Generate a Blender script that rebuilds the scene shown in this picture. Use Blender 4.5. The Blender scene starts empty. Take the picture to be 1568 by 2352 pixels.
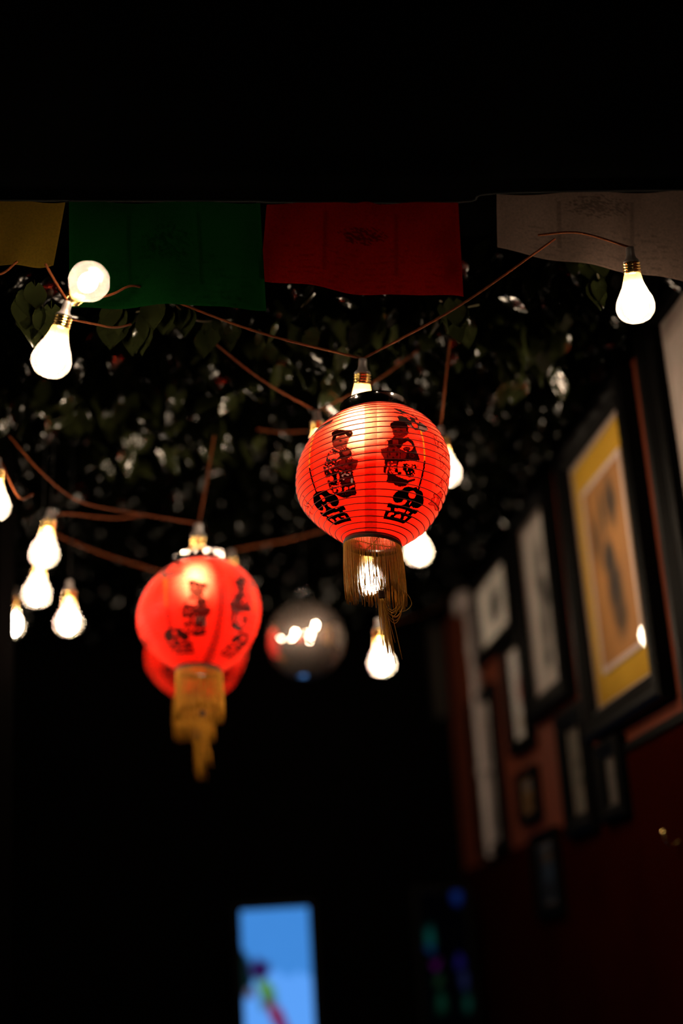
import bpy, math, random
import numpy as np
from mathutils import Matrix, Vector

# ------------------------------------------------------------------ camera
sc = bpy.context.scene
C = sc.collection
F, CX, CY = 3298.0, 784.0, 1176.0            # focal length and centre in pixels of the 1568 x 2352 frame
CAM = np.array([0.0, 0.0, 1.5])
_vy = np.array([(400 - CX) / F, -(2300 - CY) / F, -1.0]); _vy /= np.linalg.norm(_vy)   # room axis
_vz = np.array([(150 - CX) / F, (CY + 8500) / F, -1.0]); _vz -= _vy * (_vz @ _vy); _vz /= np.linalg.norm(_vz)
RC = np.array([np.cross(_vy, _vz), _vy, _vz])   # camera -> world
cd = bpy.data.cameras.new('camera'); cam = bpy.data.objects.new('camera', cd); C.objects.link(cam)
M = Matrix([list(RC[i]) + [CAM[i]] for i in range(3)] + [[0, 0, 0, 1]])
cam.matrix_world = M
cd.sensor_fit = 'VERTICAL'; cd.sensor_height = 36.0; cd.sensor_width = 24.0
cd.lens = F * 36.0 / 2352.0
cd.clip_start = 0.05; cd.clip_end = 60
cd.dof.use_dof = True; cd.dof.focus_distance = 2.23; cd.dof.aperture_fstop = 1.05
sc.camera = cam

# ------------------------------------------------------------------ world and exposure
w = bpy.data.worlds.new('night'); sc.world = w; w.use_nodes = True
w.node_tree.nodes['Background'].inputs[0].default_value = (0, 0, 0, 1)
w.node_tree.nodes['Background'].inputs[1].default_value = 0.0
vs = sc.view_settings
vs.view_transform = 'Standard'; vs.look = 'None'; vs.exposure = 0.0; vs.gamma = 1.0; vs.use_curve_mapping = False

cy_ = sc.cycles
cy_.max_bounces = 4; cy_.diffuse_bounces = 2; cy_.glossy_bounces = 2; cy_.transmission_bounces = 2; cy_.transparent_max_bounces = 8
cy_.use_adaptive_sampling = True; cy_.adaptive_threshold = 0.05; cy_.use_denoising = True
cy_.use_light_tree = False; cy_.caustics_reflective = False; cy_.caustics_refractive = False

BULB_L = 170.0            # radiance of the glowing core in an ordinary bulb
LANTERN_L = 290.0        # and in the bulbs inside the lanterns
WARM = (1.0, 0.77, 0.53)

# ------------------------------------------------------------------ helpers
def at(px, py, d):                       # a point seen at that pixel, d metres in front of the lens
    return RC @ np.array([(px - CX) / F * d, -(py - CY) / F * d, -d]) + CAM
def on_wall(px, py, X):
    r = RC @ np.array([(px - CX) / F, -(py - CY) / F, -1.0]); return r * (X / r[0]) + CAM
def on_level(px, py, Z):
    r = RC @ np.array([(px - CX) / F, -(py - CY) / F, -1.0]); return r * ((Z - CAM[2]) / r[2]) + CAM
def on_depth(px, py, Y):
    r = RC @ np.array([(px - CX) / F, -(py - CY) / F, -1.0]); return r * (Y / r[1]) + CAM
def project(P):
    c = (np.asarray(P) - CAM) @ RC
    return CX - F * c[..., 0] / c[..., 2], CY + F * c[..., 1] / c[..., 2]

def mesh(name, verts, faces, smooth=False):
    me = bpy.data.meshes.new(name)
    me.from_pydata([tuple(map(float, v)) for v in verts], [], [tuple(map(int, f)) for f in faces])
    if smooth:
        me.polygons.foreach_set('use_smooth', [True] * len(me.polygons))
    me.update(); return me
def obj(name, me, mat=None, parent=None):
    o = bpy.data.objects.new(name, me); C.objects.link(o)
    if mat is not None and len(me.materials) == 0: me.materials.append(mat)
    if parent is not None: o.parent = parent
    return o
def empty(name, loc=(0, 0, 0)):
    o = bpy.data.objects.new(name, None); C.objects.link(o); o.location = tuple(loc); o.empty_display_size = 0.05
    return o
def tag(o, label, cat=None, group=None, kind=None):
    o['label'] = label
    if cat: o['category'] = cat
    if group: o['group'] = group
    if kind: o['kind'] = kind
    return o

class MB:
    def __init__(s): s.v = []; s.f = []
    def add(s, v, f):
        n = len(s.v); s.v += [tuple(p) for p in v]; s.f += [tuple(i + n for i in q) for q in f]; return s
    def box(s, a, b):
        x0, y0, z0 = a; x1, y1, z1 = b
        return s.add([(x0,y0,z0),(x1,y0,z0),(x1,y1,z0),(x0,y1,z0),(x0,y0,z1),(x1,y0,z1),(x1,y1,z1),(x0,y1,z1)],
                     [(0,3,2,1),(4,5,6,7),(0,1,5,4),(1,2,6,5),(2,3,7,6),(3,0,4,7)])
    def lathe(s, prof, n=32, cap0=False, cap1=False):
        v = []; f = []
        for r, z in prof:
            for k in range(n):
                a = 2 * math.pi * k / n; v.append((r * math.cos(a), r * math.sin(a), z))
        for i in range(len(prof) - 1):
            for k in range(n):
                k2 = (k + 1) % n
                f.append((i*n+k, i*n+k2, (i+1)*n+k2, (i+1)*n+k))
        if cap0: f.append(tuple(range(n))[::-1])
        if cap1: f.append(tuple((len(prof)-1)*n + k for k in range(n)))
        return s.add(v, f)
    def tube(s, pts, r, n=6, caps=True):
        pts = np.asarray(pts, float); m = len(pts)
        rr = np.full(m, r) if np.isscalar(r) else np.asarray(r, float)
        t = np.gradient(pts, axis=0); t /= (np.linalg.norm(t, axis=1)[:, None] + 1e-12)
        up = np.array([0, 0, 1.0]) if abs(t[0][2]) < 0.9 else np.array([1.0, 0, 0])
        u = np.cross(t[0], up); u /= np.linalg.norm(u)
        v = []; f = []
        for i in range(m):
            u = u - t[i] * (u @ t[i]); u /= np.linalg.norm(u) + 1e-12
            b = np.cross(t[i], u)
            for k in range(n):
                a = 2 * math.pi * k / n
                v.append(tuple(pts[i] + rr[i] * (math.cos(a) * u + math.sin(a) * b)))
        for i in range(m - 1):
            for k in range(n):
                k2 = (k + 1) % n
                f.append((i*n+k, i*n+k2, (i+1)*n+k2, (i+1)*n+k))
        if caps:
            f.append(tuple(range(n))[::-1]); f.append(tuple((m-1)*n + k for k in range(n)))
        return s.add(v, f)
    def build(s, name, mat=None, parent=None, smooth=False):
        return obj(name, mesh(name, s.v, s.f, smooth), mat, parent)

def spline(P, per=10):
    P = [np.asarray(p, float) for p in P]
    if len(P) == 2: return np.array([P[0] + (P[1] - P[0]) * t for t in np.linspace(0, 1, per + 1)])
    Q = [2 * P[0] - P[1]] + P + [2 * P[-1] - P[-2]]; out = []
    for i in range(1, len(Q) - 2):
        a, b, c, d = Q[i-1], Q[i], Q[i+1], Q[i+2]
        for t in np.linspace(0, 1, per, endpoint=False):
            out.append(0.5 * (2*b + (c-a)*t + (2*a-5*b+4*c-d)*t*t + (3*b-a-3*c+d)*t**3))
    out.append(P[-1]); return np.array(out)

# ------------------------------------------------------------------ materials
def new_mat(name):
    m = bpy.data.materials.new(name); m.use_nodes = True; nt = m.node_tree; nt.nodes.clear()
    out = nt.nodes.new('ShaderNodeOutputMaterial'); return m, nt, out
def principled(name, col, rough=0.6, metal=0.0, noise=None, spec=0.5, bump=0.0, coat=0.0):
    m, nt, out = new_mat(name); p = nt.nodes.new('ShaderNodeBsdfPrincipled')
    p.inputs['Base Color'].default_value = (*col, 1); p.inputs['Roughness'].default_value = rough
    p.inputs['Metallic'].default_value = metal; p.inputs['Specular IOR Level'].default_value = spec
    p.inputs['Coat Weight'].default_value = coat
    nt.links.new(p.outputs[0], out.inputs[0])
    if noise or bump:
        tc = nt.nodes.new('ShaderNodeTexCoord'); nz = nt.nodes.new('ShaderNodeTexNoise')
        sc_, amt = noise or (40, 0.0)
        nz.inputs['Scale'].default_value = sc_; nz.inputs['Detail'].default_value = 5
        nt.links.new(tc.outputs['Object'], nz.inputs['Vector'])
        mx = nt.nodes.new('ShaderNodeMix'); mx.data_type = 'RGBA'
        mx.inputs[6].default_value = (*[c * (1 - amt) for c in col], 1)
        mx.inputs[7].default_value = (*[min(1, c * (1 + amt)) for c in col], 1)
        nt.links.new(nz.outputs['Fac'], mx.inputs[0]); nt.links.new(mx.outputs[2], p.inputs['Base Color'])
        if bump:
            b = nt.nodes.new('ShaderNodeBump'); b.inputs['Strength'].default_value = bump; b.inputs['Distance'].default_value = 0.002
            nt.links.new(nz.outputs['Fac'], b.inputs['Height']); nt.links.new(b.outputs[0], p.inputs['Normal'])
    return m
def emission(name, col, s):
    m, nt, out = new_mat(name); e = nt.nodes.new('ShaderNodeEmission')
    e.inputs[0].default_value = (*col, 1); e.inputs[1].default_value = s
    nt.links.new(e.outputs[0], out.inputs[0]); return m
def attr_cloth(name, trans=0.6, gloss=0.03, attr='ink', bump=False, forward=0.0):
    """cloth or paper that lets light through; its dye and ink sit in a colour attribute"""
    m, nt, out = new_mat(name); N = nt.nodes.new; L = nt.links.new
    a = N('ShaderNodeAttribute'); a.attribute_name = attr
    t = N('ShaderNodeBsdfTranslucent'); d = N('ShaderNodeBsdfDiffuse'); g = N('ShaderNodeBsdfGlossy')
    g.inputs['Roughness'].default_value = 0.3
    col = a.outputs['Color']
    if bump:
        tc = N('ShaderNodeTexCoord'); nz = N('ShaderNodeTexNoise'); nz.inputs['Scale'].default_value = 260
        nz.inputs['Detail'].default_value = 3
        L(tc.outputs['Object'], nz.inputs['Vector'])
        mr = N('ShaderNodeMapRange'); mr.inputs[3].default_value = 0.55; mr.inputs[4].default_value = 1.3
        L(nz.outputs['Fac'], mr.inputs[0])
        mm = N('ShaderNodeMix'); mm.data_type = 'RGBA'; mm.blend_type = 'MULTIPLY'; mm.inputs[0].default_value = 1
        L(col, mm.inputs[6]); L(mr.outputs[0], mm.inputs[7]); col = mm.outputs[2]
    L(col, t.inputs[0]); L(col, d.inputs[0])
    mx = N('ShaderNodeMixShader'); mx.inputs[0].default_value = trans; L(d.outputs[0], mx.inputs[1]); L(t.outputs[0], mx.inputs[2])
    if forward:                     # thin cloth also passes light on roughly straight
        rf = N('ShaderNodeBsdfRefraction'); rf.inputs['Roughness'].default_value = 0.85; rf.inputs['IOR'].default_value = 1.22
        sp = N('ShaderNodeSeparateColor'); L(col, sp.inputs[0])     # the open weave lets nearly untinted light by where no ink closes it
        wh = N('ShaderNodeMix'); wh.data_type = 'RGBA'; wh.blend_type = 'MULTIPLY'; wh.inputs[0].default_value = 1; wh.inputs[7].default_value = (1, 0.20, 0.105, 1)
        L(sp.outputs[0], wh.inputs[6]); L(wh.outputs[2], rf.inputs[0]); mf = N('ShaderNodeMixShader'); mf.inputs[0].default_value = forward
        L(mx.outputs[0], mf.inputs[1]); L(rf.outputs[0], mf.inputs[2]); mx = mf
    m2 = N('ShaderNodeMixShader'); m2.inputs[0].default_value = gloss; L(mx.outputs[0], m2.inputs[1]); L(g.outputs[0], m2.inputs[2])
    L(m2.outputs[0], out.inputs[0]); return m
def bulb_glass(name, w=0.05, tint=(1.0, 0.92, 0.86), neck=5.0):
    """thin, lightly frosted glass: mostly clear, a little of the light scatters in it"""
    m, nt, out = new_mat(name); N = nt.nodes.new; L = nt.links.new
    tr = N('ShaderNodeBsdfTransparent'); tl = N('ShaderNodeBsdfTranslucent'); g = N('ShaderNodeBsdfGlossy')
    tc = N('ShaderNodeTexCoord'); sx = N('ShaderNodeSeparateXYZ'); L(tc.outputs['Object'], sx.inputs[0])
    mr = N('ShaderNodeMapRange'); mr.inputs[1].default_value = -0.066; mr.inputs[2].default_value = -0.048
    L(sx.outputs['Z'], mr.inputs[0])
    mc = N('ShaderNodeMix'); mc.data_type = 'RGBA'; mc.inputs[6].default_value = (*tint, 1); mc.inputs[7].default_value = (1.0, 0.62, 0.22, 1)
    L(mr.outputs[0], mc.inputs[0]); L(mc.outputs[2], tl.inputs[0])
    nk = N('ShaderNodeMath'); nk.operation = 'MULTIPLY_ADD'; L(mr.outputs[0], nk.inputs[0]); nk.inputs[1].default_value = neck; nk.inputs[2].default_value = 1.0
    ww = N('ShaderNodeMath'); ww.operation = 'MULTIPLY'; ww.inputs[0].default_value = w; L(nk.outputs[0], ww.inputs[1])
    a = N('ShaderNodeMixShader'); L(ww.outputs[0], a.inputs[0]); L(tr.outputs[0], a.inputs[1]); L(tl.outputs[0], a.inputs[2])
    g.inputs['Roughness'].default_value = 0.08
    b = N('ShaderNodeMixShader'); b.inputs[0].default_value = 0.04; L(a.outputs[0], b.inputs[1]); L(g.outputs[0], b.inputs[2])
    L(b.outputs[0], out.inputs[0]); return m
def pane_glass(name):
    m, nt, out = new_mat(name); N = nt.nodes.new; L = nt.links.new
    tr = N('ShaderNodeBsdfTransparent'); g = N('ShaderNodeBsdfGlossy'); g.inputs['Roughness'].default_value = 0.02
    f = N('ShaderNodeFresnel'); f.inputs[0].default_value = 1.45
    b = N('ShaderNodeMixShader'); L(f.outputs[0], b.inputs[0]); L(tr.outputs[0], b.inputs[1]); L(g.outputs[0], b.inputs[2])
    L(b.outputs[0], out.inputs[0]); return m
def mirror_mat(name):
    m, nt, out = new_mat(name); N = nt.nodes.new; L = nt.links.new
    a = N('ShaderNodeBsdfGlossy'); a.inputs[0].default_value = (.85, .78, .74, 1); a.inputs['Roughness'].default_value = 0.02
    b = N('ShaderNodeBsdfGlossy'); b.inputs[0].default_value = (.80, .66, .60, 1); b.inputs['Roughness'].default_value = 0.60
    mx = N('ShaderNodeMixShader'); mx.inputs[0].default_value = 0.16; L(a.outputs[0], mx.inputs[1]); L(b.outputs[0], mx.inputs[2]); L(mx.outputs[0], out.inputs[0]); return m
def print_mat(name, base, blobs, emit=None, grain=0.25, rough=0.7):
    """flat print: soft-edged ellipses (u, v, ru, rv, turn, colour, softness) over a paper colour, in the sheet's own UV"""
    m, nt, out = new_mat(name); N = nt.nodes.new; L = nt.links.new
    uv = N('ShaderNodeUVMap'); uv.uv_map = 'sheet'
    nz = N('ShaderNodeTexNoise'); nz.inputs['Scale'].default_value = 9; nz.inputs['Detail'].default_value = 6
    L(uv.outputs[0], nz.inputs['Vector'])
    col = None
    mx = N('ShaderNodeMix'); mx.data_type = 'RGBA'
    mx.inputs[6].default_value = (*[c * (1 - grain) for c in base], 1); mx.inputs[7].default_value = (*[min(1, c * (1 + grain)) for c in base], 1)
    L(nz.outputs['Fac'], mx.inputs[0]); col = mx.outputs[2]
    dist = N('ShaderNodeVectorMath'); dist.operation = 'MULTIPLY_ADD'
    L(nz.outputs['Color'], dist.inputs[0]); dist.inputs[1].default_value = (0.10, 0.10, 0); L(uv.outputs[0], dist.inputs[2])
    for (u, v, ru, rv, rot, c, soft) in blobs:
        mp = N('ShaderNodeMapping'); mp.vector_type = 'TEXTURE'
        mp.inputs['Location'].default_value = (u + 0.05, v + 0.05, 0); mp.inputs['Rotation'].default_value = (0, 0, rot)
        mp.inputs['Scale'].default_value = (ru, rv, 1)
        L(dist.outputs[0], mp.inputs['Vector'])
        sx = N('ShaderNodeSeparateXYZ'); L(mp.outputs[0], sx.inputs[0])
        cb = N('ShaderNodeCombineXYZ'); L(sx.outputs[0], cb.inputs[0]); L(sx.outputs[1], cb.inputs[1])
        ln = N('ShaderNodeVectorMath'); ln.operation = 'LENGTH'; L(cb.outputs[0], ln.inputs[0])
        mr = N('ShaderNodeMapRange'); mr.interpolation_type = 'SMOOTHSTEP'
        mr.inputs[1].default_value = 1 - soft; mr.inputs[2].default_value = 1 + soft * 0.3
        mr.inputs[3].default_value = 1; mr.inputs[4].default_value = 0
        L(ln.outputs['Value'], mr.inputs[0])
        k = N('ShaderNodeMix'); k.data_type = 'RGBA'; L(mr.outputs[0], k.inputs[0]); L(col, k.inputs[6])
        k.inputs[7].default_value = (*c, 1); col = k.outputs[2]
    if emit:
        e = N('ShaderNodeEmission'); L(col, e.inputs[0]); e.inputs[1].default_value = emit; L(e.outputs[0], out.inputs[0]); m.cycles.emission_sampling = 'NONE'
    else:
        p = N('ShaderNodeBsdfPrincipled'); p.inputs['Roughness'].default_value = rough; L(col, p.inputs['Base Color']); L(p.outputs[0], out.inputs[0])
    return m

MAT = dict(
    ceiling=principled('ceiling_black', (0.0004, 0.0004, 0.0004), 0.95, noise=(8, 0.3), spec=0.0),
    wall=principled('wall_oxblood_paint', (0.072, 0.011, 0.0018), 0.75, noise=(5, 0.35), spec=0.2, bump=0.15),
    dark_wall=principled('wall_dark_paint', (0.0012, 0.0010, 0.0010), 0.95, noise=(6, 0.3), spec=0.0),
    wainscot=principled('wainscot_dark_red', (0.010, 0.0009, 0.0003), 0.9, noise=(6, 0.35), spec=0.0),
    floor=principled('floor_dark_boards', (0.003, 0.0022, 0.0018), 0.8, noise=(10, 0.3), spec=0.2),
    twine=principled('twine_hemp', (0.066, 0.0150, 0.0028), 0.95, noise=(700, 0.5), spec=0.1, bump=0.8),
    socket=principled('socket_grey_plastic', (0.10, 0.085, 0.08), 0.3, spec=0.5),
    brass=principled('brass_thread', (0.85, 0.55, 0.18), 0.22, 1.0),
    chrome=principled('chrome_collar', (0.36, 0.33, 0.32), 0.10, 1.0),
    mirror=mirror_mat('mirror_ball_silver'),
    black_band=principled('black_band', (0.012, 0.008, 0.007), 0.25),
    braid=principled('brown_braid', (0.07, 0.025, 0.010), 0.7, noise=(500, 0.4)),
    fringe=principled('gold_fringe', (0.36, 0.155, 0.013), 0.6, 0.0, noise=(300, 0.35), spec=0.05),
    wire=principled('lantern_wire', (0.16, 0.006, 0.004), 0.6),
    leaf=principled('ivy_leaf_lit', (0.0095, 0.0115, 0.0034), 0.16, noise=(60, 0.45), spec=0.34),  # lit copy of the ivy leaf, brighter in the colour itself
    leaf_shaded=principled('ivy_leaf_shaded', (0.0005, 0.0006, 0.0002), 0.13, noise=(30, 0.5), spec=0.085),  # shaded copy of the ivy leaf, the ceiling's dark put into its colour
    stem=principled('ivy_stem', (0.05, 0.04, 0.015), 0.8),
    frame_black=principled('frame_black_lacquer', (0.0010, 0.0009, 0.0009), 0.45, noise=(20, 0.3), spec=0.02),
    frame_lip=principled('frame_silver_lip', (0.45, 0.36, 0.33), 0.4, 0.6),
    mat_white=principled('mat_board_white', (0.88, 0.80, 0.75), 0.9, noise=(14, 0.06), spec=0.1),
    mat_yellow=principled('mat_board_ochre', (0.33, 0.19, 0.018), 0.9, noise=(14, 0.10), spec=0.1),
    mat_grey=principled('mat_board_grey', (0.38, 0.33, 0.31), 0.9, noise=(14, 0.10), spec=0.1),
    mat_dim=principled('mat_board_taupe', (0.24, 0.20, 0.18), 0.9, noise=(14, 0.10), spec=0.1),
    fillet=principled('fillet_silver', (0.45, 0.36, 0.34), 0.5, 0.2),
    pipe=principled('pipe_grey_paint', (0.24, 0.20, 0.195), 0.5, noise=(12, 0.2)),
    cord=principled('cord_black', (0.003, 0.003, 0.003), 0.9, spec=0.05),
    screen_case=principled('screen_case_black', (0.001, 0.001, 0.001), 0.6, spec=0.05),
    shell=attr_cloth('lantern_nylon', 0.62, 0.003, forward=0.20),
    flag=attr_cloth('prayer_flag_cotton', 0.45, 0.0, bump=True),
    glass=bulb_glass('bulb_glass_frosted', 0.028),
    glass_clear=bulb_glass('bulb_glass_lightly_frosted', 0.034),
    glass_lantern=bulb_glass('lantern_bulb_glass_opal', 0.06, neck=14.0),
    pane=pane_glass('picture_glass'),
    core=emission('bulb_core_glow', WARM, BULB_L),
    core_lantern=emission('lantern_bulb_core_glow', WARM, LANTERN_L),
    core_weak=emission('rear_lantern_bulb_core_glow', WARM, LANTERN_L * 0.5),
)

# ------------------------------------------------------------------ the room
XW, ZC, YB = 1.0, 2.735, 5.0        # right wall, ceiling height, back wall
XL, YF = -1.7, -1.2
def slab(name, a, b, m):
    o = MB().box(a, b).build(name, m); o['kind'] = 'structure'; return o
slab('floor', (XL, YF, -0.1), (XW, YB, 0), MAT['floor'])
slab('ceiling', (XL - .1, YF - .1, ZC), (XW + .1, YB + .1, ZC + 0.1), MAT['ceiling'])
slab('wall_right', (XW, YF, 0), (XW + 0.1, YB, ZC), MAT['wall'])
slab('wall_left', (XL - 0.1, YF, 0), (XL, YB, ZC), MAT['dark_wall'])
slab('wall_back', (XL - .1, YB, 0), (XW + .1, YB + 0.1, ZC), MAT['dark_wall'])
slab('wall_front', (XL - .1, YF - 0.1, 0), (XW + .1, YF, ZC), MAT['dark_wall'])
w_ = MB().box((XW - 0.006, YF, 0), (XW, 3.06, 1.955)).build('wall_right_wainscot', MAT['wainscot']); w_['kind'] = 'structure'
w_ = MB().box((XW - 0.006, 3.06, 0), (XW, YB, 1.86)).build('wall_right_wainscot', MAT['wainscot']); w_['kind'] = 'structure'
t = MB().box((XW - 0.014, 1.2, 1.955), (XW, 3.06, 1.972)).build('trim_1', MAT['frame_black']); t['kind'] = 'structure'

# ------------------------------------------------------------------ paper lanterns
S = 0.0007004                      # metres per pixel at the front lantern
R_EQ, Z_TOP, Z_BOT = 0.1245, 0.1061, -0.1129
LAN_C = at(857, 1093, 2.31)
_z = np.array([0.017, math.cos(math.radians(21.5)), -math.sin(math.radians(21.5))]); _z /= np.linalg.norm(_z)
_x = np.array([1.0, 0, 0]) - _z * _z[0]; _x /= np.linalg.norm(_x)
_y = np.cross(_z, _x)
LAN_R = RC @ np.array([_x, _y, _z]).T       # lantern axes (right, away, up) in the world

def lan_radius(z):
    z = np.asarray(z, float)
    top = R_EQ * np.sqrt(np.clip(1 - (z / 0.1173) ** 2, 0, 1))
    bot = R_EQ * np.clip(1 - (np.abs(z) / 0.1254) ** 2.0, 0, 1) ** 0.62
    return np.where(z > 0, top, bot)
def lan_tilt(z):                            # the soft body leans a little differently along its height
    s = np.clip((np.asarray(z) + 0.11) / 0.10, 0, 1); s = s * s * (3 - 2 * s)
    return np.radians(-3.0 + 8.5 * s)
def lan_point(th, z, dr=0.0):
    r = lan_radius(z) + dr; ph = lan_tilt(z)
    return np.stack([r * np.cos(th) * np.cos(ph), r * np.sin(th) + 0 * ph, z + r * np.cos(th) * np.sin(ph)], -1)
# heights at equal steps of arc
_zz = np.linspace(Z_TOP, Z_BOT, 4000); _rr = lan_radius(_zz)
_arc = np.concatenate([[0], np.cumsum(np.hypot(np.diff(_zz), np.diff(_rr)))]); ARC = _arc[-1]
def z_at_arc(s): return np.interp(s, _arc, _zz)

def inside(poly, X, Y):
    P = np.asarray(poly, float); res = np.zeros(X.shape, bool)
    bb = (X >= P[:, 0].min()) & (X <= P[:, 0].max()) & (Y >= P[:, 1].min()) & (Y <= P[:, 1].max())
    if not bb.any(): return res
    x = X[bb]; y = Y[bb]; r = np.zeros(x.shape, bool); n = len(P)
    for i in range(n):
        x0, y0 = P[i]; x1, y1 = P[(i + 1) % n]
        if y0 == y1: continue
        c = ((y0 > y) != (y1 > y)) & (x < (x1 - x0) * (y - y0) / (y1 - y0) + x0); r ^= c
    res[bb] = r; return res
def near_line(pts, wd, X, Y):
    res = np.zeros(X.shape, bool); P = np.asarray(pts, float)
    for i in range(len(P) - 1):
        a, b = P[i], P[i + 1]; lo = np.minimum(a, b) - wd; hi = np.maximum(a, b) + wd
        bb = (X >= lo[0]) & (X <= hi[0]) & (Y >= lo[1]) & (Y <= hi[1])
        if not bb.any(): continue
        p = np.stack([X[bb], Y[bb]], -1) - a; d = b - a; L2 = max(d @ d, 1e-9)
        tt = np.clip(p @ d / L2, 0, 1); q = p - tt[:, None] * d
        k = res[bb]; k |= (q * q).sum(1) < (wd / 2) ** 2; res[bb] = k
    return res
def ellipse(cx, cy, rx, ry, n=20):
    return [(cx + rx * math.cos(2*math.pi*k/n), cy + ry * math.sin(2*math.pi*k/n)) for k in range(n)]
_rng = np.random.RandomState(4)
_G = _rng.rand(400, 400)
def vnoise(X, Y, s):
    x = (X / s) % 398; y = (Y / s) % 398; i = x.astype(int); j = y.astype(int); fx = x - i; fy = y - j
    fx = fx*fx*(3-2*fx); fy = fy*fy*(3-2*fy)
    return (_G[i, j]*(1-fx)+_G[i+1, j]*fx)*(1-fy) + (_G[i, j+1]*(1-fx)+_G[i+1, j+1]*fx)*fy

RED = np.array([0.98, 0.012, 0.0035])
INK = np.array([0.0006, 0.0001, 0.0001]); MAROON = np.array([0.008, 0.0002, 0.0002]); FACE = np.array([0.060, 0.0008, 0.0006])
CLOTH = np.array([0.026, 0.0004, 0.0004]); GOLD = np.array([0.30, 0.13, 0.004]); SILVER = np.array([0.055, 0.042, 0.036]); CHAR = np.array([0.006, 0.005, 0.0045])
def paint_lantern(X, Y):
    """the dye and ink of the lantern's front half, drawn in the flat view of that half"""
    col = np.tile(RED, X.shape + (1,))
    def zone(x0, y0, k): return lambda P: [(x0 + p[0] / k, y0 + p[1] / k) for p in P]
    A = zone(720, 950, 8.4); B = zone(860, 920, 7.84); D = zone(680, 1060, 8.711); E3 = zone(860, 880, 8.711); G = zone(860, 1060, 8.711); Q = zone(680, 880, 8.711)
    def fill(P, c): col[inside(P, X, Y)] = c
    def mul(P, c):
        k = inside(P, X, Y); col[k] = col[k] * np.asarray(c)
    def line(P, wd, c): col[near_line(P, wd, X, Y)] = c
    # doubled cloth at the seams
    dbl = (0.36, 0.28, 0.25)
    mul([(837, 900), (865, 900), (866, 1010), (863, 1090), (866, 1240), (838, 1240), (837, 1060)], dbl)
    mul([(948, 960), (958, 985), (964, 1020), (963, 1060), (958, 1110), (950, 1150), (985, 1150), (996, 1100), (1001, 1060), (1000, 1020), (990, 985), (976, 960)], (0.75, 0.42, 0.4))
    mul([(735, 985), (724, 1010), (719, 1035), (718, 1065), (722, 1100), (732, 1125), (722, 1125), (713, 1100), (710, 1060), (712, 1030), (722, 990)], (0.7, 0.35, 0.3))
    mul([(828, 930), (838, 930), (838, 1240), (826, 1240)], (1.0, 1.0, 1.0))
    # gold cords; their unlit lower stretch is painted dark as shade
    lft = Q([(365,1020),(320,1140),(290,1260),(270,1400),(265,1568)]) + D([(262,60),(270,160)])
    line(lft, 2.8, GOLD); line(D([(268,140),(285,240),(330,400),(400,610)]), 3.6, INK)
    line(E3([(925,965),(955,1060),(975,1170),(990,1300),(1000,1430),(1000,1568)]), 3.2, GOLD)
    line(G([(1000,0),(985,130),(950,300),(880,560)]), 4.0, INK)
    # knot ornaments
    fill(Q([(270,1050),(340,980),(420,930),(500,870),(560,830),(640,800),(740,730),(720,775),(660,820),(560,880),(460,950),(380,1000),(300,1065)]), SILVER)
    fill(Q([(480,870),(560,815),(640,780),(745,728),(730,760),(640,815),(560,845)]), CHAR)
    line(Q([(700,690),(780,650),(860,630)]), 2.5, CHAR)
    fill(E3([(380,500),(450,505),(560,555),(640,590),(640,625),(560,600),(480,565),(400,530)]), CHAR)
    fill(E3([(385,570),(470,575),(560,610),(640,640),(600,645),(500,615),(400,600)]), CHAR)
    line(E3([(560,560),(660,600),(760,650),(850,700)]), 2.2, CHAR); line(E3([(640,640),(740,690),(860,720)]), 1.8, CHAR)
    fill(E3([(700,690),(800,700),(900,770),(1000,830),(1080,925),(1010,980),(880,940),(820,945),(740,890),(670,850),(720,780)]), CHAR)
    fill(E3([(450,670),(480,648),(560,655),(640,690),(730,750),(740,800),(690,850),(640,840),(560,780),(480,730)]), CHAR)
    fill(E3([(740,780),(800,790),(860,850),(860,890),(800,890),(750,840)]), RED * 0.9)
    fill(E3([(800,720),(880,760),(880,800),(830,780)]), RED * 0.9); fill(E3([(640,690),(690,700),(740,745),(700,740)]), RED)
    for P in ([(880,855),(930,860),(1080,925),(1060,945),(980,940),(890,915)], [(890,790),(1000,830),(1040,870),(940,840)],
              [(680,850),(720,830),(750,860),(740,885)], [(740,705),(790,700),(805,715),(760,720)], [(930,955),(1010,970),(990,985),(940,975)]):
        fill(E3(P), SILVER * 1.5)
    n1 = vnoise(X, Y, 2.2); n2 = vnoise(X + 50, Y + 90, 4.5); n3 = vnoise(X + 10, Y + 33, 7.0)
    # girl
    body = A([(370,660),(330,700),(262,790),(240,880),(205,980),(180,1030),(200,1100),(220,1200),(270,1320),(310,1440),(340,1510),(400,1540),(480,1590),(570,1625),(650,1625),(740,1585),(820,1570),(830,1530),(800,1450),(810,1400),(790,1280),(760,1200),(770,1110),(800,1100),(850,980),(855,890),(800,880),(745,860),(740,800),(720,710),(650,640),(560,680),(480,710)])
    kb = inside(body, X, Y)
    col[kb] = CLOTH
    up = kb & (n2 > 0.52); col[up] = MAROON
    fl = kb & (n1 * 0.6 + n2 * 0.4 < 0.36); col[fl] = RED * 0.85
    for P in ([(350,750),(430,800),(490,760),(500,820),(440,870),(360,860),(300,850),(290,800)], [(360,670),(430,700),(470,725),(440,730),(380,700)],
              [(430,930),(500,870),(550,880),(520,905),(450,950)], ellipse(340,1255,44,50), ellipse(470,1240,22,90), ellipse(460,1400,120,14),
              [(380,1450),(440,1450),(430,1500),(390,1510)], [(480,1450),(540,1450),(530,1500),(490,1505)], [(600,1425),(660,1405),(665,1455),(610,1480)], [(710,1390),(790,1370),(780,1410),(720,1430)]):
        fill(A(P), RED)
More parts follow.
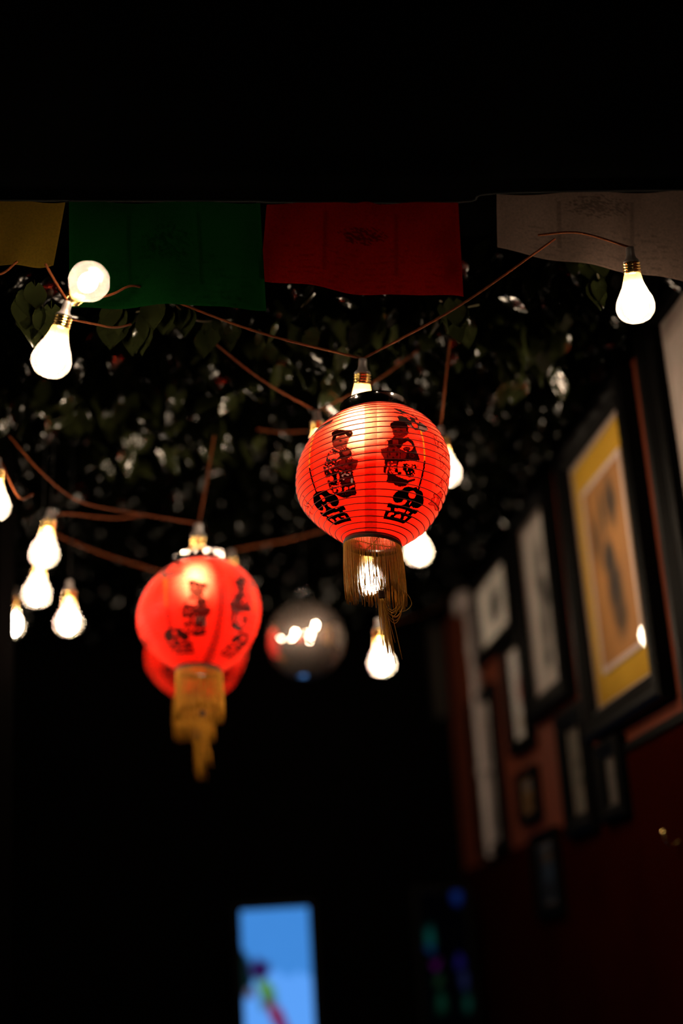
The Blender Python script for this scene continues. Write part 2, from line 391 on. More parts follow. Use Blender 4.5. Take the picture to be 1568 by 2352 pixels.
    for P in (ellipse(400,1190,42,55), ellipse(430,1290,30,70), ellipse(360,1350,50,30), ellipse(400,890,70,22), ellipse(690,1385,30,30), ellipse(560,1440,20,40), ellipse(450,1480,18,26), ellipse(560,1470,18,24), ellipse(680,1440,18,26)):
        fill(A(P), INK)
    fill(A([(520,1130),(620,1140),(740,1130),(770,1250),(790,1380),(640,1420),(540,1400),(500,1300)]), MAROON)
    fill(A(ellipse(650,1280,60,55)), CLOTH * 1.2)
    for P in (ellipse(600,1165,22,14), ellipse(655,1185,28,18), ellipse(560,1195,18,22), ellipse(575,1262,16,24), ellipse(735,1290,17,48), ellipse(540,1140,14,9), ellipse(705,1150,8,30)):
        fill(A(P), SILVER * 3.0)
    fill(A([(330,1500),(420,1520),(560,1512),(700,1470),(800,1415),(832,1545),(740,1585),(650,1627),(560,1622),(420,1555)]), INK * 2)
    for cx in (530, 650, 760): line(A(ellipse(cx, 1550 - (cx - 530) * 0.12, 40, 26)), 1.0, CLOTH)
    fill(A([(430,930),(520,890),(600,850),(680,880),(760,870),(855,900),(840,1020),(770,1100),(600,1112),(450,1095),(400,1030)]), CLOTH * 2.0)
    for P in (ellipse(625,920,18,28), ellipse(690,985,22,32), ellipse(550,1000,18,28), ellipse(620,1068,18,22), ellipse(470,960,14,18)): fill(A(P), MAROON)
    line(A([(500,910),(600,880),(700,900),(720,980),(700,1060),(580,1100),(480,1080),(450,1000),(500,910)]), 1.3, MAROON)
    line(A([(730,890),(740,960),(730,1080)]), 2.0, MAROON); line(A([(430,1040),(600,1105),(780,1085)]), 2.2, MAROON)
    fill(A([(500,720),(600,690),(700,680),(740,760),(720,830),(660,870),(560,850),(510,790)]), MAROON)
    fill(A([(540,720),(610,730),(690,700),(690,770),(620,815),(560,780)]), CLOTH * 2.0)
    line(A([(720,700),(775,730),(788,780),(760,850)]), 1.2, MAROON)
    fill(A([(335,690),(370,670),(480,730),(500,760),(440,760),(370,730)]), MAROON)
    fill(A([(390,540),(430,470),(500,435),(600,405),(690,460),(680,520),(650,580),(640,640),(600,655),(520,700),(440,680),(390,630),(360,600),(360,540)]), FACE)
    fill(A([(340,380),(380,340),(440,305),(500,310),(560,308),(620,320),(690,312),(745,340),(762,380),(745,415),(715,450),(690,490),(685,455),(650,430),(610,405),(560,415),(500,435),(450,440),(430,470),(400,520),(385,560),(350,560),(350,500),(365,450),(350,410)]), INK * 3)
    fill(A(ellipse(700, 365, 26, 18)), MAROON * 1.5)
    fill(A(ellipse(515,524,28,14)), INK); fill(A(ellipse(615,542,28,11)), INK)
    line(A([(470,485),(510,478),(545,492)]), 1.1, MAROON); line(A([(600,510),(640,512)]), 1.0, MAROON)
    fill(A(ellipse(540,624,26,9)), MAROON * 2); line(A([(365,600),(390,640),(450,690),(520,705)]), 1.2, MAROON)
    # boy
    fill(B([(300,690),(240,720),(240,840),(110,870),(120,960),(180,1020),(190,1100),(155,1290),(200,1310),(220,1190),(250,1180),(240,1330),(225,1400),(215,1460),(260,1490),(345,1490),(370,1530),(440,1550),(540,1540),(600,1490),(610,1470),(725,1440),(735,1380),(760,1240),(800,1080),(815,1050),(760,920),(700,740),(600,655),(470,690),(350,640)]), CLOTH * 0.9)
    kb = inside(B([(300,690),(240,720),(240,840),(230,1330),(215,1460),(260,1490),(345,1490),(440,1550),(600,1490),(725,1440),(815,1050),(760,920),(700,740),(600,655),(470,690)]), X, Y)
    col[kb & (n2 > 0.55)] = MAROON
    fill(B([(600,655),(700,740),(760,920),(815,1055),(700,1085),(560,1080),(560,1000),(600,900),(690,900),(700,830),(660,770),(600,720),(520,770),(500,720)]), MAROON * 0.8)
    fill(B([(500,800),(530,770),(560,760),(600,735),(660,780),(695,850),(650,900),(560,920),(460,870)]), RED)
    kf = inside(B(ellipse(580,870,70,45)), X, Y); col[kf] = CLOTH * 2.5; col[kf & (n1 > 0.55)] = MAROON
    line(B([(620,960),(680,955),(720,1000),(690,1020),(640,1010),(620,960)]), 0.9, CLOTH * 2)
    fill(B([(230,720),(300,690),(430,690),(500,720),(510,800),(470,860),(400,850),(300,850),(245,800)]), MAROON)
    fill(B([(320,710),(420,700),(430,780),(370,840),(320,790)]), CLOTH * 2.0); line(B([(235,710),(190,760),(200,830),(250,850)]), 1.1, MAROON)
    fill(B([(110,870),(200,850),(300,850),(400,840),(470,890),(570,950),(560,1030),(470,1070),(300,1080),(170,1050),(150,1010),(120,960)]), CLOTH * 2.0)
    for P in (ellipse(345,900,22,30), ellipse(270,965,20,26), ellipse(400,970,24,26), ellipse(340,1030,22,20)): fill(B(P), MAROON)
    line(B([(240,870),(230,960),(240,1070)]), 2.0, MAROON); line(B([(460,880),(465,980),(455,1080)]), 1.8, MAROON)
    line(B([(150,1060),(300,1075),(560,1070)]), 2.6, INK)
    fill(B([(430,1110),(520,1100),(680,1085),(790,1080),(770,1200),(740,1400),(600,1430),(430,1370),(330,1320),(410,1250)]), RED)
    for P in (ellipse(560,1180,70,50), ellipse(640,1300,90,85), ellipse(700,1170,45,35), ellipse(740,1210,22,28), ellipse(600,1230,95,70), ellipse(450,1310,40,30)):
        kf = inside(B(P), X, Y); col[kf & (n1 > 0.22)] = INK * 2
    fill(B(ellipse(470,1165,40,14)), RED)
    fill(B([(240,1100),(400,1090),(400,1180),(360,1290),(300,1320),(240,1270)]), CLOTH * 2.2); fill(B([(350,1230),(420,1230),(430,1300),(360,1290)]), INK)
    kf = inside(B([(240,1100),(400,1090),(400,1180),(360,1290),(300,1320),(240,1270)]), X, Y); col[kf & (n1 < 0.33)] = RED * 0.9
    fill(B([(180,1060),(240,1080),(220,1170),(180,1140)]), MAROON); fill(B([(170,1170),(222,1185),(205,1310),(152,1300)]), MAROON)
    fill(B([(230,1290),(330,1325),(440,1380),(600,1435),(735,1395),(725,1445),(610,1480),(560,1545),(440,1555),(350,1510),(345,1490),(215,1465),(225,1390)]), MAROON * 0.7)
    line(B(ellipse(420,1490,30,18)), 1.2, CLOTH); line(B([(250,1400),(260,1470)]), 1.0, CLOTH); line(B([(290,1400),(300,1470)]), 1.0, CLOTH); line(B([(480,1470),(520,1520)]), 1.0, CLOTH)
    fill(B([(310,500),(400,490),(560,480),(590,540),(622,565),(600,615),(540,660),(470,690),(400,680),(350,640),(330,590)]), FACE * 0.8)
    fill(B([(275,430),(300,395),(370,370),(440,352),(520,390),(590,430),(612,500),(600,570),(575,540),(560,480),(480,500),(400,490),(320,510),(295,500)]), INK * 4)
    fill(B(ellipse(370,546,26,10)), INK); fill(B(ellipse(480,544,26,10)), INK); line(B([(320,600),(400,625),(560,600)]), 0.9, MAROON * 2)
    # the two characters
    fill(D([(400,610),(470,590),(560,575),(620,590),(670,640),(740,650),(810,690),(850,760),(862,810),(840,870),(800,900),(740,900),(700,880),(690,850),(660,820),(620,815),(610,840),(640,890),(700,930),(790,945),(860,920),(890,890),(950,885),(1000,970),(930,985),(945,1020),(1020,1035),(1110,1180),(960,1220),(790,1275),(690,1220),(600,1155),(610,1110),(540,1100),(480,1040),(470,1010),(540,1025),(590,990),(590,950),(560,900),(510,855),(520,880),(550,940),(540,980),(500,990),(440,960),(390,900),(350,830),(340,760),(335,690),(360,650)]), INK * 0.3)
    for P in ([(465,680),(500,665),(550,700),(580,760),(570,795),(540,800),(500,750)], [(615,1080),(740,1030),(855,1000),(870,1030),(760,1060),(640,1105)],
              [(665,1165),(700,1140),(750,1170),(770,1210),(750,1225)], [(785,1150),(830,1115),(905,1165),(820,1195)], [(890,1105),(970,1080),(1015,1145),(980,1150),(950,1115),(920,1120)]):
        fill(D(P), RED)
    fill(G([(870,560),(830,500),(820,520),(740,515),(660,498),(590,520),(550,560),(480,575),(420,620),(375,670),(358,730),(380,790),(420,825),(490,830),(540,815),(570,780),(590,745),(640,755),(650,790),(600,850),(520,880),(430,880),(380,865),(340,830),(270,830),(240,920),(320,930),(315,985),(215,990),(170,1150),(370,1185),(580,1245),(640,1205),(760,1110),(730,1075),(765,1045),(820,1055),(890,980),(850,965),(770,965),(720,940),(705,915),(735,890),(770,930),(850,940),(910,910),(970,860),(985,780),(970,700),(970,640),(940,590),(890,570)]), INK * 0.3)
    for P in (ellipse(752,665,75,75), [(695,830),(740,785),(745,800),(700,865)], [(405,935),(500,940),(620,970),(600,1020),(500,1000),(395,985)], [(625,1030),(660,990),(710,1015),(670,1050)],
              [(255,1090),(290,1020),(395,1030),(380,1060),(330,1065),(310,1105)], [(390,1110),(430,1070),(520,1050),(530,1110),(510,1145),(450,1130)], [(570,1120),(610,1090),(670,1110),(600,1170),(565,1160),(595,1130)]):
        fill(G(P), RED)
    # outlined characters at the side
    dk = MAROON * 0.6
    for P in ([(1180,1050),(1200,1040),(1240,1070),(1230,1110),(1200,1100)], [(1180,1060),(1200,1140),(1230,1240),(1270,1310),(1290,1290),(1250,1200),(1280,1180)], [(1230,1130),(1270,1180),(1280,1230)],
              [(1270,1120),(1330,1180),(1370,1240),(1350,1170)], [(1300,1250),(1340,1240),(1380,1300),(1330,1250)], [(1290,1460),(1320,1430),(1360,1450),(1350,1490),(1300,1480)], [(1300,1490),(1320,1560)], [(1360,1420),(1400,1400),(1440,1440),(1420,1500),(1450,1540)]):
        line(E3(P), 1.5, dk)
    for P in ([(1310,0),(1330,60),(1320,120),(1350,130),(1380,60),(1360,0)], [(1380,100),(1420,110),(1430,160),(1400,150)], [(1400,20),(1440,60),(1490,110)],
              [(1400,225),(1380,270),(1360,290),(1330,400),(1290,430),(1225,480),(1240,515),(1275,500),(1320,420),(1340,420),(1350,480),(1330,540),(1360,520),(1400,500),(1430,530),(1400,610)], [(1400,225),(1450,260),(1470,310),(1440,380),(1460,440),(1430,500)],
              ellipse(1355,375,18,18), [(1380,320),(1400,380),(1370,430)], [(1430,340),(1420,420)]):
        line(G(P), 1.4, dk)
    for P in ([(1180,660),(1210,635),(1240,660),(1270,640),(1320,590),(1365,660),(1350,720),(1310,790),(1290,860),(1270,900),(1300,950),(1250,985),(1215,970),(1190,880),(1100,870),(1075,840),(1130,810),(1140,740),(1190,725)],):
        fill(G(P), RED * np.array([0.35, 0.2, 0.2])); line(G(P + P[:1]), 1.6, dk)
    fill(G([(1210,730),(1240,720),(1230,800),(1200,810)]), RED); line(G([(1200,720),(1260,720),(1300,760)]), 1.2, dk); line(G([(1220,830),(1250,900)]), 1.2, dk)
    for P in ([(125,690),(150,690),(160,730)], [(170,760),(230,830),(250,850),(200,830)], [(240,830),(290,880),(340,950)], [(150,860),(200,900),(250,900),(210,950)], [(260,990),(300,1050),(330,1050)]):
        line(D(P), 1.6, dk)
    return col

NT, NS = 840, 300
def lantern_meshes():
    th = np.arange(NT) * 2 * math.pi / NT; s = np.linspace(0, ARC, NS); z = z_at_arc(s)
    TH, ZZ = np.meshgrid(th, z)
    rib = 25.0                                   # the cloth sinks a little between the wire turns
    dr = -0.0006 * np.abs(np.sin(np.pi * (np.linspace(0, 1, NS)[:, None] * rib + TH / (2 * np.pi))))
    P = lan_point(TH, ZZ, dr); Wd = P @ LAN_R.T + LAN_C
    X, Y = project(Wd)
    half = NT // 2
    front = slice(half, NT)                      # sin(theta) < 0 faces the room's front
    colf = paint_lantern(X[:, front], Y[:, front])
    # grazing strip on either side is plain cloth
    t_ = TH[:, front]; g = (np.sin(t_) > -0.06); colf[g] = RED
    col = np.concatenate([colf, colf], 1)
    V = P.reshape(-1, 3)
    i = np.arange(NS - 1)[:, None] * NT; k = np.arange(NT)[None, :]; k2 = (k + 1) % NT
    Fc = np.stack([i + k, i + NT + k, i + NT + k2, i + k2], -1).reshape(-1, 4)
    me = bpy.data.meshes.new('lantern_shell')
    me.vertices.add(len(V)); me.vertices.foreach_set('co', V.astype('f').ravel())
    me.loops.add(Fc.size); me.loops.foreach_set('vertex_index', Fc.ravel().astype('i'))
    me.polygons.add(len(Fc)); me.polygons.foreach_set('loop_start', np.arange(0, Fc.size, 4).astype('i'))
    me.polygons.foreach_set('use_smooth', np.ones(len(Fc), bool))
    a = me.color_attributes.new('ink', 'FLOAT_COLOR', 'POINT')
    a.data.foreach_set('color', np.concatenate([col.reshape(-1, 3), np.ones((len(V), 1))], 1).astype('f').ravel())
    me.update(); me.validate()
    me.materials.append(MAT['shell'])
    # one wire wound from collar to collar
    n = 25 * 72; u = np.linspace(0, 1, n + 1)
    pts = lan_point(-2 * math.pi * 25 * u, z_at_arc(u * ARC), 0.0003)
    wm = MB().tube(pts, 0.00085, 4, False); wire = mesh('wire_spiral', wm.v, wm.f, True); wire.materials.append(MAT['wire'])
    return me, wire
SHELL, WIRE = lantern_meshes()

def ring_tilted(prof, z0, n=72):
    """a collar of revolution, leaning like the cloth at height z0"""
    b = MB().lathe(prof, n); ph = float(lan_tilt(z0)); c, s_ = math.cos(ph), math.sin(ph)
    b.v = [(x * c - (zz) * s_, y, x * s_ + zz * c + z0) for x, y, zz in b.v]; return b

def make_lantern(loc, Rm, spin, label, seed, tail_loops=True):
    root = empty('paper_lantern')
    Mx = Matrix([list(Rm[i]) + [float(loc[i])] for i in range(3)] + [[0, 0, 0, 1]]) @ Matrix.Rotation(spin, 4, 'Z')
    root.matrix_world = Mx
    tag(root, label, 'lantern', 'red lanterns hung on the string lights')
    obj('shade', SHELL, None, root); obj('wire_spiral', WIRE, None, root)
    ring_tilted([(0.0500, 0.000), (0.0545, -0.001), (0.0550, 0.002), (0.0543, 0.004), (0.0543, 0.018), (0.0550, 0.0195), (0.0543, 0.021), (0.0520, 0.021), (0.0515, 0.019), (0.0515, 0.001), (0.0500, 0.000)], Z_TOP - 0.001).build('top_collar', MAT['chrome'], root, True)
    hb = MB()                                   # wire bridge that carries the lantern on the bulb's neck
    for a in (0.4, 0.4 + math.pi / 2):
        hb.tube([(0.052*math.cos(a), 0.052*math.sin(a), Z_TOP + 0.010), (0.017*math.cos(a), 0.017*math.sin(a), Z_TOP + 0.013)], 0.0008, 5)
        hb.tube([(-0.052*math.cos(a), -0.052*math.sin(a), Z_TOP + 0.010), (-0.017*math.cos(a), -0.017*math.sin(a), Z_TOP + 0.013)], 0.0008, 5)
    hb.tube([(0.017*math.cos(q), 0.017*math.sin(q), Z_TOP + 0.013) for q in np.linspace(0, 2*math.pi, 25)], 0.0008, 5)
    hb.build('hanger_wire', MAT['wire'], root)
    ring_tilted([(0.0440, 0.002), (0.0448, 0.002), (0.0450, -0.007), (0.0444, -0.008), (0.0425, -0.008), (0.0425, 0.002), (0.0440, 0.002)], Z_BOT).build('bottom_collar', MAT['black_band'], root, True)
    # the fringe hangs plumb
    rl = np.array(root.matrix_world.to_3x3()); down = np.linalg.inv(rl) @ np.array([0, 0, -1.0])
    rnd = random.Random(seed); br = MB(); fr = MB()
    ph = float(lan_tilt(Z_BOT)); c, s_ = math.cos(ph), math.sin(ph)
    def rim(a, r, h): x = r * math.cos(a); y = r * math.sin(a); return np.array([x * c - h * s_, y, x * s_ + h * c + Z_BOT])
    nth = 180
    for k in range(nth):
        a = 2 * math.pi * (k + rnd.uniform(-.25, .25)) / nth
        p0 = rim(a, 0.0454, -0.007); out = rim(a, 1, 0) - rim(a, 0, 0)
        Lk = 0.089 + rnd.uniform(-0.008, 0.005) + 0.006 * math.sin(a * 2 + seed)
        sp = rnd.uniform(-0.0015, 0.0022); tw = rnd.uniform(-0.0035, 0.0035); tan = np.array([-math.sin(a), math.cos(a), 0])
        pts = [p0 + down * (Lk * q) + out * (sp * q + 0.002 * math.sin(q * 3)) + tan * tw * q * q for q in np.linspace(0, 1, 7)]
        lo = 0.68 + rnd.uniform(-.06, .06)
        fr.tube(pts, [0.00042 if q < lo else 0.00062 for q in np.linspace(0, 1, 7)], 4)
    fro = fr.build('fringe', MAT['fringe'], root, True); fro['kind'] = 'stuff'
    for h in np.arange(0, 3):
        br.tube([rim(a, 0.0455, -0.0040 - 0.0018 * h) for a in np.linspace(0, 2 * math.pi, 73)], 0.0010, 5, False)
    br.build('braid_trim', MAT['braid'], root, True)
    # tail: cord, wrapped knot, loose strands
    tl = MB(); cen = rim(0, 0, -0.004)
    side = np.linalg.inv(rl) @ (RC @ np.array([1.0, 0, 0])); toward = np.linalg.inv(rl) @ np.array([0.0, -1.0, 0])
    k0 = cen + down * 0.088 + toward * 0.030 + side * 0.004
    tl.tube(spline([cen + down * 0.002 + toward * 0.01, cen + down * 0.05 + toward * 0.02, k0]), 0.0010, 5)
    for a in (0.3, 1.9, 3.5, 5.0):
        tl.tube([cen, rim(a, 0.0425, -0.003)], 0.0008, 4)
    for k in range(26):
        o1 = side * rnd.gauss(0, .0024) + toward * rnd.gauss(0, .0024)
        Lk = rnd.uniform(0.066, 0.102)
        q = [k0 + down * 0.010 + o1 * .5, k0 + down * 0.035 + o1 * 1.4 + side * 0.002, k0 + down * (0.012 + Lk) + o1 * 1.9 + side * (0.006 + rnd.gauss(0, .0022))]
        tl.tube(spline(q, 5), 0.00045, 4)
    if tail_loops:
        for k in range(9):
            w_ = rnd.uniform(0.020, 0.036); h_ = rnd.uniform(0.026, 0.048)
            q = [k0 + down * 0.006, k0 + down * (h_ * .8) + side * (w_ * .25), k0 + down * h_ + side * (w_ * .65) + toward * rnd.gauss(0, .003), k0 + down * (h_ * .55) + side * w_, k0 + down * (-0.006) + side * (w_ * rnd.uniform(.85, 1.05)), k0 + down * -0.02 + side * w_ * .8]
            tl.tube(spline(q, 6), 0.00042, 4)
        q = [k0 + down * -0.006 + side * 0.030, k0 + down * 0.003 + side * 0.040, k0 + down * 0.018 + side * 0.045, k0 + down * 0.028 + side * 0.036, k0 + down * 0.030 + side * 0.026]
        tl.tube(spline(q, 6), 0.00042, 4)
        tl.tube(spline([k0 + down * 0.005 - side * 0.004, k0 + down * 0.03 - side * 0.006, k0 + down * 0.055 - side * 0.005], 5), 0.0005, 4)
    ta = tl.build('tassel', MAT['fringe'], root, True)
    kn = MB()
    for h in range(7):
        cc = k0 + down * (0.0016 * h - 0.002)
        kn.tube([cc + 0.0044 * (side * math.cos(q) + toward * math.sin(q)) + down * 0.0004 * math.sin(q) for q in np.linspace(0, 2*math.pi, 15)], 0.0010, 5, False)
    kn.build('knot', MAT['braid'], ta, True)
    return root

WORLD_R = np.eye(3)
LAN2_C = at(457, 1412, 2.90); LAN3_C = at(450, 1500, 3.57)
def lean(rx, ry):
    return np.array((Matrix.Rotation(rx, 3, 'X') @ Matrix.Rotation(ry, 3, 'Y')))
make_lantern(LAN_C, LAN_R, 0.0, 'sharp red lantern at centre with two printed children and looped gold tassel', 1)
make_lantern(LAN2_C, RC @ np.array([_x, _y, _z]).T @ np.array(Matrix.Rotation(math.radians(-3), 3, 'Y')), math.radians(29), 'blurred red lantern with straight gold tassel, beside the silver mirror ball', 2, False)
make_lantern(LAN3_C, RC @ np.array([_x, _y, _z]).T, math.radians(20), 'red lantern mostly hidden behind the blurred lantern left of the mirror ball', 3, False)

# ------------------------------------------------------------------ string-light bulbs
def shared(mb, name, mat, smooth=True):
    me = mesh(name, mb.v, mb.f, smooth); me.materials.append(mat); return me
_soc = MB().lathe([(0.0035, 0.001), (0.0062, 0.0), (0.0066, -0.004), (0.0068, -0.012), (0.0080, -0.017), (0.0118, -0.0205), (0.0125, -0.0230), (0.0110, -0.0232)], 24, True, True)
SOCKET = shared(_soc, 'socket', MAT['socket'])
_pr = [(0.0112, -0.0228)]
for k in range(4):
    z0 = -0.0238 - 0.0042 * k; _pr += [(0.0122, z0), (0.0136, z0 - 0.0012), (0.0136, z0 - 0.0022), (0.0122, z0 - 0.0034)]
_pr += [(0.0118, -0.0415)]
THREAD = shared(MB().lathe(_pr, 28, True, True), 'screw_thread', MAT['brass'])
GL = [(0.0126, -0.0400), (0.0136, -0.0440), (0.0150, -0.0520), (0.0178, -0.0600), (0.0222, -0.0690), (0.0262, -0.0765), (0.0289, -0.0840), (0.0300, -0.0905), (0.0296, -0.0970), (0.0272, -0.1040), (0.0228, -0.1100), (0.0165, -0.1145), (0.0085, -0.1172), (0.0012, -0.1180)]
_gl = MB().lathe(GL, 36, False, True)
GLASS = shared(_gl, 'glass', MAT['glass']); GLASS_C = shared(_gl, 'glass', MAT['glass_clear'])
def core_mesh(r, h, mat, zc=-0.0870):
    pr = [(max(r * math.sin(math.pi * i / 8), 1e-4), zc + h * math.cos(math.pi * i / 8)) for i in range(9)]
    return shared(MB().lathe(pr, 12, False, False), 'glowing_core', mat)
CORE = core_mesh(0.0195, 0.026, MAT['core']); CORE_S = core_mesh(0.0135, 0.020, MAT['core']); CORE_L = core_mesh(0.0150, 0.024, MAT['core_lantern'], -0.112)
CORE_W = core_mesh(0.0150, 0.024, MAT['core_weak'], -0.112)
GLASS_L = shared(MB().lathe([(r * (1 + 0.10 * min(1, (-z - 0.04) / 0.03)), -0.04 + (z + 0.04) * 1.32) for r, z in GL], 36, False, True), 'glass', MAT['glass_lantern'])
def bulb(top, axis, label, core=None, glass=None, group='bare bulbs on the string lights', scale=1.0):
    root = empty('light_bulb'); ax = -np.asarray(axis, float); ax /= np.linalg.norm(ax)
    root.matrix_world = Matrix.Translation(tuple(top)) @ Vector(ax).to_track_quat('Z', 'Y').to_matrix().to_4x4() @ Matrix.Scale(scale, 4)
    tag(root, label, 'light bulb', group)
    for nm, me in (('socket', SOCKET), ('screw_thread', THREAD), ('glass', glass or GLASS), ('glowing_core', core or CORE)): obj(nm, me, None, root)
    return root
def bulb_px(gx, gy, d, tx=0.0, td=0.0, **k):
    """a bulb whose round part is seen at (gx, gy); it leans tx sideways and td away"""
    ctr = at(gx, gy, d)
    ax = np.array([0, 0, -1.0]) + RC @ np.array([tx, 0, -td]); ax /= np.linalg.norm(ax)
    top = ctr - ax * 0.0905; bulb(top, ax, **k); return top
tops = {}
# bulb that carries the front lantern: its neck stands left of the collar's middle
t0 = at(833, 824, 2.350); bx = at(829, 985, 2.345) - t0; tops['lan1'] = t0
bulb(t0, bx, 'lit bulb inside the sharp lantern, only its brass thread and neck showing above', CORE_L, GLASS_L, group='bulbs inside the lanterns', scale=1.06)
t0 = at(456, 1203, 2.935); tops['lan2'] = t0
bulb(t0, at(452, 1300, 2.93) - t0, 'blurred lit bulb neck sticking out above the lantern beside the mirror ball', CORE_W, GLASS_L, group='bulbs inside the lanterns', scale=1.12)
t0 = LAN3_C + [0.01, 0, 0.205]; tops['lan3'] = t0
bulb(t0, (0, 0, -1), 'lit bulb in the rear lantern, wholly hidden behind the blurred one', CORE_W, GLASS_L, group='bulbs inside the lanterns')
tops['neck'] = bulb_px(536, 1352, 3.25, 0.03, label='bulb whose yellow neck peeps out right of the blurred lantern collar')
a = at(158, 697, 2.165); b = at(203, 648, 2.09); tops['end'] = a
bulb(a, b - a, 'round bulb seen end-on in front of the green flag', CORE_S, GLASS_C)
a = at(156, 693, 2.12); b = at(124, 806, 2.11); tops['pear'] = a
bulb(a, b - a, 'leaning frosted pear bulb below the green flag, brass thread showing', CORE)
a = at(1446, 568, 2.20); b = at(1457, 684, 2.20); tops['right'] = a
bulb(a, b - a, 'lone pear bulb hanging under the white flag at upper right', CORE)
tops['peek'] = bulb_px(1024, 1086, 2.62, 0.02, label='bulb peeping out from behind the right side of the sharp lantern')
tops['under'] = bulb_px(961, 1268, 2.72, 0.02, label='bulb hanging right of the sharp lantern\'s gold fringe')
tops['tail'] = bulb_px(877, 1524, 2.80, 0.02, label='bulb hanging behind the tip of the looped gold tassel')
tops['fringe'] = bulb_px(849, 1334, 3.05, 0.0, label='bulb glowing through the gold fringe of the sharp lantern')
tops['hidden'] = bulb_px(735, 1050, 2.62, 0.02, label='bulb hidden behind the sharp lantern, only its socket above its left shoulder')
tops['edge'] = bulb_px(-13, 1162, 2.55, -0.05, label='bulb cut off by the left edge of the picture')
tops['l1'] = bulb_px(101, 1272, 2.75, -0.14, label='topmost whole bulb of the blurred trio at left')
tops['l2'] = bulb_px(84, 1364, 2.80, -0.10, label='middle bulb of the blurred trio at left')
tops['l3'] = bulb_px(157, 1431, 2.95, -0.03, label='lowest bulb of the blurred trio, nearest the red lantern')
tops['l4'] = bulb_px(27, 1437, 3.3, 0.0, label='added bulb standing in for a reflection, half behind a dark post at far left')  # added bulb; its visible sliver imitates a reflection on a glossy pillar
# unseen bulbs added outside the picture to brighten the room
for p, nm in (((0.55, 0.7, 2.50), 'added fill bulb outside the picture, above and right of the viewer'), ((-0.9, 1.9, 2.48), 'added fill bulb outside the picture, left of the yellow flag'), ((-1.0, 3.3, 2.45), 'added fill bulb outside the picture, far along the left side')):
    q = np.array(p) + [0, 0, 0.09]; bulb(q, (0.03, 0.02, -1), nm, group='added fill bulbs outside the picture')
tops['m1'] = bulb_px(688, 1495, 4.10, 0.0, label='left one of two added fill bulbs hidden behind the mirror ball')  # both bulbs behind the ball are added, unseen, to light the far wall
tops['m2'] = bulb_px(722, 1488, 4.40, 0.0, label='right one of two added fill bulbs hidden behind the mirror ball')
# bulbs added unseen behind the front lantern to light the wall pictures
tops['b1'] = bulb_px(900, 1150, 2.95, 0.02, label='nearest of three added fill bulbs hidden straight behind the sharp lantern')
tops['b2'] = bulb_px(930, 1170, 3.20, 0.02, label='middle one of three added fill bulbs hidden straight behind the sharp lantern')
tops['b3'] = bulb_px(880, 1190, 3.30, 0.02, label='farthest of three added fill bulbs hidden straight behind the sharp lantern')

# ------------------------------------------------------------------ twine the bulbs hang from
def twine(pts, label, r=0.0019):
    P = spline(pts, 14)
    o = MB().tube(P, r, 7).build('twine', MAT['twine'], None, True)
    return tag(o, label, 'twine', 'twine of the string lights')
def up(px, py, d, z=ZC - 0.004): return on_level(px, py, z)
L1 = tops['lan1']
def two(a, apex, b, sag=0.015):
    """two runs of twine meeting at a socket"""
    a, b, apex = map(np.asarray, (a, b, apex)); m1 = (a + apex) / 2 - [0, 0, sag]; m2 = (b + apex) / 2 - [0, 0, sag]
    return np.concatenate([spline([a, m1, apex], 8), spline([apex, m2, b], 8)[1:]])
def twine2(a, apex, b, label, sag=0.012, r=0.0019):
    o = MB().tube(two(a, apex, b, sag), r, 7).build('twine', MAT['twine'], None, True); return tag(o, label, 'twine', 'twine of the string lights')
twine2(at(330, 664, 2.30), L1, at(1275, 548, 2.25), 'sharp twine dipping to the front lantern between the flags')
twine2(at(470, 770, 2.50), tops['hidden'], at(985, 785, 2.72), 'slack twine behind the front lantern\'s left shoulder')
twine([at(1034, 780, 2.60), at(1022, 890, 2.60), tops['peek']], 'single twine drop right of the front lantern')
twine([at(492, 1000, 2.86), at(474, 1110, 2.87), tops['lan2']], 'twine drop running up from the blurred lantern\'s socket')
twine([at(20, 1000, 2.62), at(95, 1085, 2.65), at(180, 1150, 2.72), at(300, 1177, 2.80), tops['lan2']], 'long twine from the left curving to the blurred lantern')
twine([at(120, 1190, 2.78), at(150, 1180, 2.85), at(260, 1190, 2.95), at(330, 1182, 3.0)], 'faint short twine under the long left-hand one')
twine([at(100, 1215, 3.0), at(190, 1255, 3.1), at(290, 1290, 3.2), at(400, 1318, 3.35), at(470, 1300, 3.3), tops['neck']], 'faint lower twine running behind the blurred lantern')
twine([at(-30, 1040, 2.5), tops['edge'] + [0, 0, 0.004], at(42, 1140, 2.6), at(75, 1136, 2.65)], 'twine at the left edge above the cut-off bulb')
twine([at(104, 606, 2.13), at(130, 652, 2.13), tops['pear']], 'twine running up from the two near bulbs to the yellow flag')
twine([tops['end'], at(250, 678, 2.19), at(298, 657, 2.22), at(335, 662, 2.27)], 'twine running right from the end-on bulb onto the green flag')
twine([at(160, 733, 2.19), at(215, 744, 2.22), at(262, 752, 2.25), at(300, 745, 2.30)], 'short lit twine behind the brass thread of the pear bulb')
twine([tops['neck'], at(600, 1252, 3.35), at(670, 1238, 3.3), at(745, 1218, 3.2)], 'blurred twine between the mirror ball and the front lantern')
twine([at(590, 985, 2.95), at(640, 992, 2.95), at(705, 990, 2.95)], 'faint twine left of the front lantern\'s widest part')
twine([at(1235, 540, 2.24), at(1330, 535, 2.22), tops['right']], 'twine behind the white flag to the upper right bulb')
twine([at(-10, 632, 2.2), at(12, 624, 2.2), at(40, 600, 2.2)], 'short twine at the left edge under the yellow flag')
twine([at(905, 1430, 3.6), at(960, 1415, 3.9), at(1005, 1395, 4.3), on_wall(1050, 1345, XW - 0.064)], 'dim twine right of the gold tassel towards the grey pipe')
